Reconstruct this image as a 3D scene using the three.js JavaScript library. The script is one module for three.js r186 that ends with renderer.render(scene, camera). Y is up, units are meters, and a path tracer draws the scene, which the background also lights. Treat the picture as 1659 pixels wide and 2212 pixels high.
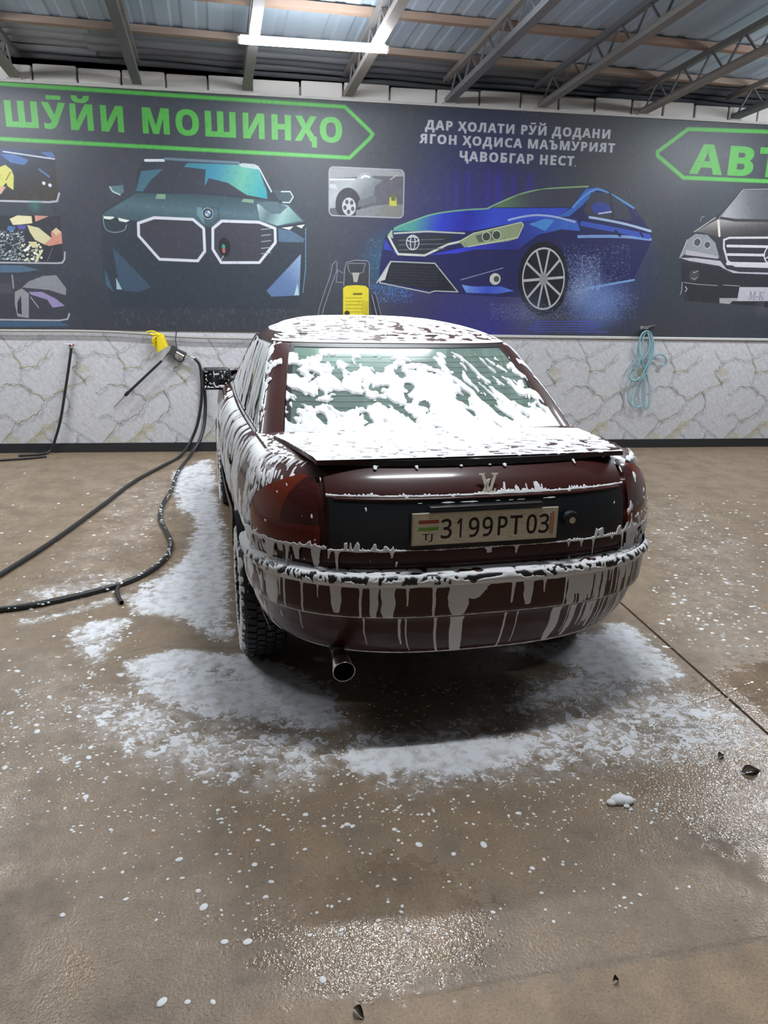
import * as THREE from 'three';
import { mergeGeometries, mergeVertices } from 'three/addons/utils/BufferGeometryUtils.js';
import { RoundedBoxGeometry } from 'three/addons/geometries/RoundedBoxGeometry.js';
import { RectAreaLightUniformsLib } from 'three/addons/lights/RectAreaLightUniformsLib.js';
import { MarchingCubes } from 'three/addons/objects/MarchingCubes.js';

// ---------- camera, light level ----------
const IMG_W = 1659, IMG_H = 2212, FOCAL = 1630.64, EYE = 1.5177;
const scene = new THREE.Scene();
scene.background = new THREE.Color(0x000000);            // night outside
const camera = new THREE.PerspectiveCamera(2 * Math.atan(IMG_H / 2 / FOCAL) * 180 / Math.PI, IMG_W / IMG_H, 0.05, 60);
camera.rotation.order = 'YXZ';
camera.rotation.set(-0.2795, -0.1464, 0.0203);
camera.position.set(0, EYE, 0);
camera.updateMatrixWorld(true);
const renderer = new THREE.WebGLRenderer({ antialias: true });
renderer.toneMapping = THREE.LinearToneMapping;
renderer.toneMappingExposure = 1.0;
renderer.shadowMap.enabled = true;
renderer.shadowMap.type = THREE.PCFSoftShadowMap;
RectAreaLightUniformsLib.init();
const LAMP_RADIANCE = 245, LAMP_GLOW = 100, LAMP_COLOR = new THREE.Color().setRGB(0.93, 0.97, 1.0);
const WALL_Z = -7.542, DADO_TOP = 1.14, BANNER_TOP = 3.19;

// ---------- helpers ----------
const V3 = (x, y, z) => new THREE.Vector3(x, y, z);
const clamp = (x, a, b) => Math.min(b, Math.max(a, x)), lerp = (a, b, t) => a + (b - a) * t;
const sstep = (a, b, x) => { const t = clamp((x - a) / (b - a), 0, 1); return t * t * (3 - 2 * t); };
function rng(seed) { let s = seed >>> 0; return () => { s = (s + 0x6d2b79f5) | 0; let t = Math.imul(s ^ (s >>> 15), 1 | s); t = (t + Math.imul(t ^ (t >>> 7), 61 | t)) ^ t; return ((t ^ (t >>> 14)) >>> 0) / 4294967296; }; }
const PERM = (() => { const r = rng(77), p = [...Array(256).keys()]; for (let i = 255; i > 0; i--) { const j = (r() * (i + 1)) | 0; [p[i], p[j]] = [p[j], p[i]]; } return Uint8Array.from([...p, ...p]); })();
function noise2(x, y) {                                   // gradient noise, about -1 .. 1
  const ix = Math.floor(x), iy = Math.floor(y), fx = x - ix, fy = y - iy, X = ix & 255, Y = iy & 255;
  const u = fx * fx * fx * (fx * (fx * 6 - 15) + 10), v = fy * fy * fy * (fy * (fy * 6 - 15) + 10);
  const g = (h, a, b) => { switch (h & 7) { case 0: return a + b; case 1: return a - b; case 2: return -a + b; case 3: return -a - b; case 4: return a * 1.4; case 5: return -a * 1.4; case 6: return b * 1.4; default: return -b * 1.4; } };
  const a = PERM[PERM[X] + Y], b = PERM[PERM[X + 1] + Y], c = PERM[PERM[X] + Y + 1], d = PERM[PERM[X + 1] + Y + 1];
  return lerp(lerp(g(a, fx, fy), g(b, fx - 1, fy), u), lerp(g(c, fx, fy - 1), g(d, fx - 1, fy - 1), u), v);
}
const fbm = (x, y, o = 4) => { let s = 0, a = 0.5; for (let i = 0; i < o; i++) { s += a * noise2(x + i * 17.3, y - i * 9.1); x *= 2.03; y *= 2.03; a *= 0.5; } return s; };
// a direction through a photograph pixel, and where it meets a plane
const RAY = new THREE.Vector3();
function hit(px, py, axis, value) {
  RAY.set((px - IMG_W / 2) / FOCAL, -(py - IMG_H / 2) / FOCAL, -1).applyEuler(camera.rotation);
  const t = (value - camera.position[axis]) / RAY[axis];
  return camera.position.clone().addScaledVector(RAY, t);
}
const onFloor = (px, py, y = 0) => hit(px, py, 'y', y), onWall = (px, py, out = 0) => hit(px, py, 'z', WALL_Z + out);

const taken = new Map();
function numbered(name) { const n = taken.get(name) ?? 0; taken.set(name, n + 1); return n ? `${name}_${String(n).padStart(3, '0')}` : name; }
function shade(o) { o.castShadow = o.receiveShadow = true; return o; }
function obj(name, geometry, material, parent = scene) {
  const g = Array.isArray(geometry) ? mergeGeometries(geometry.map((q) => { q = q.index ? q.toNonIndexed() : q; for (const k of Object.keys(q.attributes)) if (!['position', 'normal', 'uv'].includes(k)) q.deleteAttribute(k); return q; })) : geometry;
  const m = shade(new THREE.Mesh(g, material)); m.name = parent === scene ? numbered(name) : name; parent.add(m); return m;
}
function thing(name, label, category, at = [0, 0, 0], turn = 0, group) {
  const o = new THREE.Group(); o.name = numbered(name); o.position.set(...at); o.rotation.y = turn; scene.add(o);
  o.userData = { label, category }; if (group) o.userData.group = group; return o;
}
function tag(o, label, category, group, kind) { o.userData.label = label; o.userData.category = category; if (group) o.userData.group = group; if (kind) o.userData.kind = kind; return o; }
function struct(o, label, category) { o.userData.kind = 'structure'; o.userData.label = label; o.userData.category = category; return o; }
function structGroup(name, label, category) { const o = new THREE.Group(); o.name = numbered(name); scene.add(o); return struct(o, label, category); }
const box = (w, h, d, x = 0, y = 0, z = 0) => new THREE.BoxGeometry(w, h, d).translate(x, y, z);
const rbox = (w, h, d, r, x = 0, y = 0, z = 0, s = 2) => new RoundedBoxGeometry(w, h, d, s, r).translate(x, y, z);
function bar(a, b, w, h) {                                // a square bar between two points
  const d = b.clone().sub(a), l = d.length(), g = new THREE.BoxGeometry(w, h, l);
  const q = new THREE.Quaternion(), m = new THREE.Matrix4().lookAt(a, b, Math.abs(d.y) > 0.95 * l ? V3(1, 0, 0) : V3(0, 1, 0)); q.setFromRotationMatrix(m);
  return g.applyQuaternion(q).translate((a.x + b.x) / 2, (a.y + b.y) / 2, (a.z + b.z) / 2);
}
function rod(a, b, r0, r1 = r0, n = 12) {
  const d = b.clone().sub(a), g = new THREE.CylinderGeometry(r1, r0, d.length(), n).translate(0, d.length() / 2, 0);
  return g.applyQuaternion(new THREE.Quaternion().setFromUnitVectors(V3(0, 1, 0), d.normalize())).translate(a.x, a.y, a.z);
}
const tube = (pts, r, n = 120, k = 10) => new THREE.TubeGeometry(new THREE.CatmullRomCurve3(pts, false, 'centripetal'), n, r, k);
const M = (o) => new THREE.MeshPhysicalMaterial(o);
const lin = (r, g, b) => new THREE.Color().setRGB(r, g, b);
function canvas(w, h) { const c = document.createElement('canvas'); c.width = w; c.height = h; return [c, c.getContext('2d')]; }
function canvasTexture(c) { const t = new THREE.CanvasTexture(c); t.colorSpace = THREE.SRGBColorSpace; t.magFilter = THREE.LinearFilter; return t; }
function dataTexture(data, w, h, srgb) { const t = new THREE.DataTexture(data, w, h, THREE.RGBAFormat); t.magFilter = THREE.LinearFilter; t.minFilter = THREE.LinearFilter; t.wrapS = t.wrapT = THREE.RepeatWrapping; if (srgb) t.colorSpace = THREE.SRGBColorSpace; t.needsUpdate = true; return t; }
const MAT = {
  steel: M({ color: lin(0.30, 0.29, 0.29), roughness: 0.55, metalness: 0.3 }),
  rust: M({ color: lin(0.36, 0.20, 0.12), roughness: 0.8 }),
  blackRubber: M({ color: lin(0.018, 0.018, 0.02), roughness: 0.45 }),
  blackPlastic: M({ color: lin(0.02, 0.02, 0.022), roughness: 0.35 }),
  chrome: M({ color: lin(0.75, 0.76, 0.78), roughness: 0.12, metalness: 1 }),
  white: M({ color: lin(0.75, 0.75, 0.74), roughness: 0.45 }),
};
// ---------- floor: wet concrete with suds ----------
const FLOOR_THICK = 0.12, JOINT_X = 1.765;
// where the suds lie, traced on the floor: density 0 .. 1 on a grid over x -3.4 .. 5, z -8 .. 0.4
const FX0 = -3.4, FZ0 = -8, FS = 8.4, FN = 700;
const sudsMap = (() => {
  const [c, g] = canvas(FN, FN); g.fillStyle = '#000'; g.fillRect(0, 0, FN, FN);
  const areas = [
    [0.30, [[200, 1050], [380, 1015], [390, 1120], [330, 1200], [200, 1240], [100, 1300], [50, 1260], [190, 1130]]],
    [0.30, [[1395, 1060], [1480, 1090], [1659, 1180], [1659, 1500], [1480, 1400], [1390, 1330], [1400, 1250]]],
    [0.54, [[120, 1460], [300, 1500], [700, 1560], [800, 1660], [620, 1740], [330, 1680], [140, 1580]]],
    [0.30, [[0, 1380], [180, 1400], [330, 1520], [560, 1700], [420, 1760], [0, 1640]]],
    [0.55, [[740, 1560], [1100, 1540], [1480, 1470], [1659, 1560], [1659, 1420], [1540, 1400], [1659, 1370], [1659, 1640], [1300, 1680], [1180, 1700], [850, 1730], [700, 1660]]],
    [0.50, [[40, 1270], [170, 1235], [340, 1225], [330, 1262], [120, 1312], [0, 1340], [0, 1310]]],
    [0.60, [[1150, 1460], [1330, 1400], [1480, 1440], [1500, 1480], [1330, 1540], [1180, 1560], [1000, 1570], [1000, 1530]]],
    [0.86, [[372, 1020], [455, 985], [470, 1085], [492, 1180], [496, 1290], [505, 1385], [430, 1392], [380, 1335], [290, 1325], [270, 1292], [375, 1222], [400, 1130], [374, 1065]]],
    [0.85, [[300, 1285], [60, 1352], [10, 1350], [120, 1322], [280, 1276]]],
    [0.72, [[165, 1348], [310, 1325], [245, 1400], [215, 1450], [140, 1385]]],
    [0.80, [[255, 1425], [420, 1400], [560, 1418], [640, 1440], [720, 1490], [765, 1560], [740, 1585], [640, 1575], [560, 1565], [430, 1545], [300, 1505]]],
    [0.92, [[560, 1470], [640, 1450], [720, 1500], [755, 1560], [735, 1578], [640, 1565]]],
    [0.84, [[1080, 1402], [1360, 1345], [1420, 1400], [1490, 1462], [1400, 1476], [1260, 1482], [1220, 1512], [1100, 1542], [1000, 1545], [1170, 1490], [1250, 1440], [1150, 1425]]],
    [-1, [[380, 1130], [408, 1100], [422, 1140], [404, 1195], [378, 1225], [362, 1190]]],
    [-1, [[300, 1335], [400, 1345], [500, 1400], [330, 1398], [260, 1400]]],
    [0.86, [[735, 1622], [900, 1596], [1130, 1590], [1190, 1615], [1100, 1662], [960, 1692], [900, 1668], [800, 1682], [715, 1652]]],
  ];
  let acc = new Float32Array(FN * FN);
  for (const [d, pts] of areas) {
    g.fillStyle = '#000'; g.fillRect(0, 0, FN, FN); g.fillStyle = '#fff'; g.beginPath();
    pts.forEach(([px, py], i) => { const p = onFloor(px, py); g[i ? 'lineTo' : 'moveTo']((p.x - FX0) / FS * FN, (p.z - FZ0) / FS * FN); });
    g.fill();
    const im = g.getImageData(0, 0, FN, FN).data; let a = new Float32Array(FN * FN); for (let i = 0; i < a.length; i++) a[i] = im[i * 4] / 255;
    const R = d > 0.65 || d < 0 ? 3 : 8;
    for (let pass = 0; pass < 2; pass++) {
      const b = new Float32Array(FN * FN);
      for (let y = 0; y < FN; y++) { let s = 0; for (let x = -R; x < FN; x++) { if (x + R < FN) s += a[y * FN + x + R]; if (x - R - 1 >= 0) s -= a[y * FN + x - R - 1]; if (x >= 0) b[y * FN + x] = s / (2 * R + 1); } }
      a = new Float32Array(FN * FN);
      for (let x = 0; x < FN; x++) { let s = 0; for (let y = -R; y < FN; y++) { if (y + R < FN) s += b[(y + R) * FN + x]; if (y - R - 1 >= 0) s -= b[(y - R - 1) * FN + x]; if (y >= 0) a[y * FN + x] = s / (2 * R + 1); } }
    }
    for (let i = 0; i < acc.length; i++) acc[i] = d < 0 ? acc[i] * (1 - 0.9 * a[i]) : Math.max(acc[i], a[i] * d);
  }
  return acc;
})();
const filmAreas = [[[520, 2000], [640, 1910], [840, 1840], [1020, 1900], [1080, 2040], [1010, 2105], [900, 2108], [830, 2160], [700, 2155], [590, 2100]], [[1240, 1640], [1330, 1560], [1500, 1470], [1760, 1380], [1760, 1960], [1600, 1850], [1430, 1760]]].map((l) => l.map(([a, b]) => { const p = onFloor(a, b); return [p.x, p.z]; }));
function film(x, z) {                                     // where standing water lies: 1 inside, 0 outside
  let best = 0;
  for (const l of filmAreas) { let inside = false, d = 9; for (let i = 0, j = l.length - 1; i < l.length; j = i++) { const [ax, az] = l[i], [bx, bz] = l[j]; if ((az > z) !== (bz > z) && x < (bx - ax) * (z - az) / (bz - az) + ax) inside = !inside; const dx = bx - ax, dz = bz - az, t = clamp(((x - ax) * dx + (z - az) * dz) / (dx * dx + dz * dz), 0, 1); d = Math.min(d, Math.hypot(x - ax - dx * t, z - az - dz * t)); } best = Math.max(best, sstep(-0.03, 0.03, inside ? d : -d)); }
  return best;
}
function suds(x, z) { const u = clamp((x - FX0) / FS * FN - 0.5, 0, FN - 1.01), v = clamp((z - FZ0) / FS * FN - 0.5, 0, FN - 1.01), i = u | 0, j = v | 0, a = u - i, b = v - j, k = j * FN + i; return lerp(lerp(sudsMap[k], sudsMap[k + 1], a), lerp(sudsMap[k + FN], sudsMap[k + FN + 1], a), b); }
// tiled noise tables keep the baking quick
const TN = 512;
const tableOf = (f) => { const t = new Float32Array(TN * TN); for (let y = 0; y < TN; y++) for (let x = 0; x < TN; x++) t[y * TN + x] = f(x, y); return t; };
const wrapFbm = (per, oct, seed) => tableOf((x, y) => {  // periodic by blending four shifted copies
  const s = per / TN, a = x / TN, b = y / TN, f = (i, j) => fbm((x - i * TN) * s + seed, (y - j * TN) * s + seed * 1.7, oct);
  const w = (1 - a) * (1 - b), w2 = a * (1 - b), w3 = (1 - a) * b, w4 = a * b, n = Math.sqrt(w * w + w2 * w2 + w3 * w3 + w4 * w4);
  return (f(0, 0) * w + f(1, 0) * w2 + f(0, 1) * w3 + f(1, 1) * w4) / n;
});
const ND = wrapFbm(64, 1, 41.3), NA = wrapFbm(16, 4, 3.1), NB = wrapFbm(40, 3, 11.7), NC = wrapFbm(110, 2, 23.9);
const look = (t, u, v) => { u = (u - Math.floor(u)) * TN; v = (v - Math.floor(v)) * TN; const i = u | 0, j = v | 0, a = u - i, b = v - j, i1 = (i + 1) & 511, j1 = (j + 1) & 511, p = (i & 511), q = (j & 511); return lerp(lerp(t[q * TN + p], t[q * TN + i1], a), lerp(t[j1 * TN + p], t[j1 * TN + i1], a), b); };
const CRACKS = [[[275, 1408], [340, 1394], [440, 1400], [510, 1400]], [[400, 1170], [445, 1190], [492, 1206]], [[575, 1530], [572, 1570], [566, 1615]], [[255, 1470], [320, 1560], [390, 1655]], [[1640, 1470], [1560, 1500], [1420, 1545], [1330, 1550], [1250, 1560]], [[760, 2170], [900, 2150], [1100, 2112], [1300, 2080], [1500, 2052], [1700, 2018]]].map((l) => l.map(([a, b]) => { const p = onFloor(a, b); return [p.x, p.z]; }));
function crackNear(x, z) {
  let best = 9;
  for (const l of CRACKS) for (let i = 0; i + 1 < l.length; i++) {
    const [ax, az] = l[i], [bx, bz] = l[i + 1], dx = bx - ax, dz = bz - az, t = clamp(((x - ax) * dx + (z - az) * dz) / (dx * dx + dz * dz), 0, 1), d = Math.hypot(x - ax - dx * t, z - az - dz * t);
    if (d < best) best = d;
  }
  return best;
}
const dryEdge = (x) => -1.33 + 0.02 * Math.sin(x * 3) - (x > 0.2 ? 0.012 * (x - 0.2) : -0.0);
function floorSample(x, z, out) {
  const n1 = look(NA, x / 3.1, z / 3.1), n2 = look(NB, x / 1.9 + 0.3, z / 1.9), n3 = look(NC, x / 0.9, z / 0.9 + 0.4), n4 = look(NC, x / 0.31 + 0.7, z / 0.31);
  // concrete: patches of brown and grey, dark pits
  const patch = clamp(0.5 + 1.1 * n1 + 0.5 * n2, 0, 1), grain = 1 + 0.34 * n3 + 0.5 * n4;
  let r = lerp(0.195, 0.30, patch) * grain, g = lerp(0.144, 0.218, patch) * grain, b = lerp(0.098, 0.145, patch) * grain;
  const edge = z - dryEdge(x) + 0.05 * n2 + 0.02 * n3, dry = x > -0.4 ? sstep(-0.012, 0.012, edge) * sstep(-0.35, 0.25, x + 0.2 * n1) : 0;
  r *= 1 + 0.22 * dry; g *= 1 + 0.18 * dry; b *= 1 + 0.12 * dry;
  const pit = look(NB, x / 0.33, z / 0.33); if (pit > 0.40) { const k = 1 - 0.55 * sstep(0.40, 0.46, pit); r *= k; g *= k; b *= k; }
  const pool = film(x + 0.20 * n2 + 0.06 * n3, z + 0.15 * look(NB, x / 1.3 + 0.7, z / 1.3 + 0.1) + 0.07 * n3); let wet = clamp(0.34 + 0.55 * n1 + 0.3 * n2, 0, 0.6) * (1 - dry); wet = Math.max(wet, pool * clamp(0.95 + 0.4 * n2, 0.6, 1)); let h = 0.5 + 0.26 * n3 + 0.26 * n4 + 0.1 * n2;
  if (x > -0.7 && x < 2.4) { const d = crackNear(x + 0.012 * n3, z + 0.012 * n4); if (d < 0.009) { const k = sstep(0.009, 0.002, d) * clamp(0.6 + 1.6 * n2, 0, 1); h -= 0.3 * k; r *= 1 - 0.3 * k; g *= 1 - 0.3 * k; b *= 1 - 0.3 * k; } }
  // suds: film, flecks and streaks
  const D = suds(x + 0.07 * n2, z + 0.07 * n1) * (1 + 0.5 * n1);
  let foam = 0;
  if (D > 0.02) {
    const k1 = look(NA, x / 0.8, z / 0.8), k2 = look(NA, x / 0.8 + 0.5, z / 0.8 + 0.2), wx = x + 0.07 * k1, wz = z + 0.07 * k2;
    const a = look(ND, wx / 2.4 + 0.1, wz / 1.7), c = look(ND, wx / 1.05 + 0.6, wz / 0.8 + 0.3), e = look(NB, wx / 2.0, wz / 1.6), q = 0.50 * a + 0.34 * c + 0.5 * e + 0.18 * k1;
    const thr = lerp(0.46, -0.42, clamp(D, 0, 1));
    foam = sstep(thr - 0.01, thr + 0.10, q) * clamp(0.56 + 0.35 * D + 0.5 * e + 0.7 * k2 * sstep(0.3, 0.7, D), 0.25, 0.96);
    const film = Math.max(sstep(0.15, 0.85, D) * clamp(0.38 + 0.9 * k2 + 0.4 * n2, 0, 0.7), sstep(0.52, 0.86, D + 0.25 * k1) * clamp(0.74 + 0.5 * k2, 0.3, 0.92));
    foam = Math.max(foam, film);
  }
  out[0] = lerp(r, 0.80, foam); out[1] = lerp(g, 0.82, foam); out[2] = lerp(b, 0.86, foam);
  out[3] = lerp(lerp(0.58, 0.035, wet), 0.5, foam);
  out[4] = lerp(0.5 + (h - 0.5) * (1 - 0.15 * wet - 0.12 * pool), 0.62 + 0.14 * n3, foam);
  return out;
}
const toS = (c) => Math.round(255 * clamp(c <= 0.0031308 ? c * 12.92 : 1.055 * Math.pow(c, 1 / 2.4) - 0.055, 0, 1));
function bakeFloor(x0, z0, size, N, bump) {
  const col = new Uint8Array(N * N * 4), rh = new Uint8Array(N * N * 4), o = [0, 0, 0, 0, 0];
  for (let j = 0; j < N; j++) for (let i = 0; i < N; i++) {
    floorSample(x0 + (i + 0.5) / N * size, z0 + (j + 0.5) / N * size, o); const k = (j * N + i) * 4;
    col[k] = toS(o[0]); col[k + 1] = toS(o[1]); col[k + 2] = toS(o[2]); col[k + 3] = 255;
    rh[k] = 255 * clamp(o[4], 0, 1); rh[k + 1] = 255 * clamp(o[3], 0, 1); rh[k + 2] = 0; rh[k + 3] = 255;
  }
  const t = dataTexture(rh, N, N);
  const m = M({ map: dataTexture(col, N, N, true), roughnessMap: t, bumpMap: t, bumpScale: bump, roughness: 1, specularIntensity: 1 });
  m.userData.area = [x0, z0, size]; return m;
}
const floorFar = bakeFloor(-3.6, -8.0, 8.8, 1536, 0.006), floorNear = bakeFloor(-1.36, -3.72, 3.2, 2048, 0.005);
const floor = structGroup('floor', 'wet brown concrete floor streaked with white suds', 'floor');
function slab(x0, x1, z0, z1, m, parent = floor, name = 'slab') {
  const [ax, az, s] = m.userData.area, g = box(x1 - x0, FLOOR_THICK, z1 - z0, (x0 + x1) / 2, -FLOOR_THICK / 2, (z0 + z1) / 2), p = g.attributes.position, uv = g.attributes.uv;
  for (let i = 0; i < p.count; i++) uv.setXY(i, (p.getX(i) - ax) / s, (p.getZ(i) - az) / s);
  return obj(name, g, m, parent);
}
const J = 0.007, NX0 = -1.36, NX1 = 1.84, NZ0 = -3.72, NZ1 = -0.52;
slab(-6.4, NX0, -8, 5.4, floorFar); slab(NX0, JOINT_X - J, -8, NZ0, floorFar); slab(NX0, JOINT_X - J, NZ1, 5.4, floorFar); slab(NX0, JOINT_X - J, NZ0, NZ1, floorNear);
slab(JOINT_X + J, NX1, NZ0, NZ1, floorNear); slab(JOINT_X + J, NX1, -8, NZ0, floorFar); slab(JOINT_X + J, NX1, NZ1, 5.4, floorFar); slab(NX1, 8.2, -8, 5.4, floorFar);
obj('joint_bed', box(0.1, 0.08, 13.4, JOINT_X, -FLOOR_THICK + 0.045, -1.3), M({ color: lin(0.10, 0.085, 0.06), roughness: 0.3 }), floor).userData.label = 'wet joint between the slabs';

// ---------- back wall: marble-pattern dado, printed banner, block course ----------
const wallMat = M({ color: lin(0.42, 0.41, 0.40), roughness: 0.85 });
const wallBack = structGroup('wall_back', 'back wall with marble-patterned dado and a course of pale blocks on top', 'wall');
obj('masonry', box(14.6, BANNER_TOP - 0.02, 0.2, 0.9, (BANNER_TOP - 0.02) / 2, WALL_Z - 0.115), wallMat, wallBack);
const marble = (() => {                                   // printed vein pattern, one repeat 0.93 m wide
  const W = 1024, H = 1254, [c, g] = canvas(W, H), r = rng(5);
  const im = g.createImageData(W, H);
  for (let y = 0; y < H; y++) for (let x = 0; x < W; x++) {
    const a = look(NA, x / W, y / W * 0.9), b = look(NB, x / W, (y + x * 0.0) / W), s = look(NA, x / W * 1 + y / W * 1 + 0.25 * a, (y - x) / W + 0.0 * b);
    const cloud = clamp(0.55 + 1.2 * s + 0.9 * look(NA, (x + y) / W * 1, (y - x) / W * 2 + 0.3), 0, 1), k = (y * W + x) * 4, gold = 0.5 * sstep(0.72, 1.05, 0.5 + 1.1 * look(NA, x / W + 0.4, y / W + 0.15));
    im.data[k] = lerp(186, 206, cloud) - 6 * gold; im.data[k + 1] = lerp(187, 206, cloud) - 12 * gold; im.data[k + 2] = lerp(192, 211, cloud) - 40 * gold; im.data[k + 3] = 255;
  }
  g.putImageData(im, 0, 0);
  const vein = (pts, w, col) => {
    g.strokeStyle = col; g.lineCap = 'round';
    for (const ox of [-W, 0, W]) { let lx, ly; for (let i = 0; i + 1 < pts.length; i++) { const [ax, ay] = pts[i], [bx, by] = pts[i + 1], n = 14; for (let k = 0; k <= n; k++) { const t = k / n, x = lerp(ax, bx, t) * W + ox + 26 * noise2(i * 3.3 + t * 3, ax * 20), y = lerp(ay, by, t) * H + 26 * noise2(ay * 20, i * 2.1 + t * 3); if (k || i) { g.lineWidth = w * (0.45 + 0.9 * Math.abs(noise2(x * 0.02, y * 0.02)) * 1.6); g.beginPath(); g.moveTo(lx, ly); g.lineTo(x, y); g.stroke(); } lx = x; ly = y; } } }
  };
  const grey = 'rgba(104,105,108,0.55)', gold = 'rgba(150,138,84,0.55)', dark = 'rgba(70,66,50,0.9)', soft = 'rgba(140,144,150,0.16)';
  const paths = [[[0.02, 0.16], [0.2, 0.2], [0.36, 0.1], [0.55, 0.03]], [[0.1, 0.0], [0.22, 0.13], [0.3, 0.3], [0.45, 0.28], [0.6, 0.16]], [[0.3, 0.3], [0.27, 0.42], [0.36, 0.5]], [[0.0, 0.5], [0.15, 0.43], [0.3, 0.44], [0.5, 0.56], [0.68, 0.48], [0.98, 0.36]], [[0.5, 0.56], [0.42, 0.68], [0.2, 0.76], [0.02, 0.94]], [[0.68, 0.48], [0.74, 0.62], [0.6, 0.74], [0.42, 0.82], [0.2, 1.0]], [[0.62, 0.74], [0.8, 0.84], [1.0, 0.97]], [[0.8, 0.84], [0.74, 0.98]], [[0.42, 0.82], [0.55, 0.92], [0.6, 1.0]], [[0.75, 0.08], [0.86, 0.22], [1.02, 0.16]], [[0.86, 0.22], [0.8, 0.32], [0.92, 0.42]], [[0.2, 0.76], [0.1, 0.68], [0.0, 0.7]]];
  for (const p of paths) vein(p.map(([x, y]) => [x + 0.02, y + 0.015]), 30, soft);
  for (const p of paths) vein(p, 5, grey);
  for (const i of [1, 3, 4, 5, 10]) vein(paths[i].slice(1), 10, gold);
  for (const i of [3, 5, 7, 10, 4]) vein(paths[i].slice(0, 3), 5, dark);
  for (const [x, y] of [[0.5, 0.8], [0.42, 0.86], [0.34, 0.92], [0.9, 0.3], [0.15, 0.9]]) { g.fillStyle = 'rgba(176,166,118,0.30)'; g.beginPath(); for (let k = 0; k < 9; k++) { const a = k / 9 * 6.283, q = 40 + 26 * r(); g.lineTo(x * W + Math.cos(a) * q * 1.5, y * H + Math.sin(a) * q); } g.fill(); }
  const t = canvasTexture(c); t.wrapS = t.wrapT = THREE.RepeatWrapping; return t;
})();
{
  const g = box(14.4, DADO_TOP - 0.05, 0.014, 0.9, (DADO_TOP + 0.05) / 2, WALL_Z - 0.006), p = g.attributes.position, uv = g.attributes.uv;
  for (let i = 0; i < p.count; i++) uv.setXY(i, (p.getX(i) + 2.62) / 0.93, p.getY(i) / DADO_TOP);
  obj('marble_sheet', g, M({ map: marble, roughness: 0.28 }), wallBack).userData.label = 'marble-patterned wall sheet with gold and grey veins';
}
const base = structGroup('baseboard_back', 'black skirting along the foot of the marble wall', 'baseboard');
obj('skirting', [box(14.4, 0.075, 0.03, 0.9, 0.0375, WALL_Z + 0.016), box(14.4, 0.012, 0.02, 0.9, 0.081, WALL_Z + 0.011)], M({ color: lin(0.022, 0.024, 0.027), roughness: 0.4 }), base);
{                                                         // hollow blocks along the top
  const mats = [[0.50, 0.485, 0.46], [0.45, 0.43, 0.41], [0.54, 0.52, 0.50]].map((c) => M({ color: lin(...c), roughness: 0.9 })), r = rng(9);
  let x = -5.6; while (x < 7.6) { const w = 0.28 + 0.16 * r(), h = 0.165 + 0.02 * r(); obj('block', rbox(w - 0.014, h, 0.19, 0.012, x + w / 2, BANNER_TOP - 0.02 + h / 2, WALL_Z - 0.11 - 0.012 * r(), 1), mats[(r() * 3) | 0], wallBack); x += w; }
  obj('mortar', box(13.2, 0.13, 0.14, 1, BANNER_TOP + 0.04, WALL_Z - 0.115), M({ color: lin(0.12, 0.115, 0.11), roughness: 0.95 }), wallBack);
}
const trim = struct(obj('trim_1', [box(11.5, 0.022, 0.02, 2.0, BANNER_TOP + 0.012, WALL_Z + 0.014)], M({ color: lin(0.42, 0.41, 0.40), roughness: 0.6 })), 'pale strip along the top edge of the banner', 'trim');
struct(obj('trim_2', [rbox(7.8, 0.028, 0.024, 0.008, 4.2, DADO_TOP + 0.006, WALL_Z + 0.012)], M({ color: lin(0.55, 0.55, 0.54), roughness: 0.3 })), 'pale strip between marble wall and banner', 'trim');
// the sides of the hall that the photograph does not show
struct(obj('wall_left', box(0.2, 4.6, 13.5, -6.5, 2.3, -1.2), wallMat), 'plain grey side wall', 'wall');
struct(obj('wall_right', box(0.2, 4.6, 13.5, 8.3, 2.3, -1.2), wallMat), 'plain grey side wall', 'wall');
struct(obj('wall_front', box(15, 4.6, 0.2, 0.9, 2.3, 5.5), wallMat), 'plain grey wall behind the washing bay', 'wall');
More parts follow.
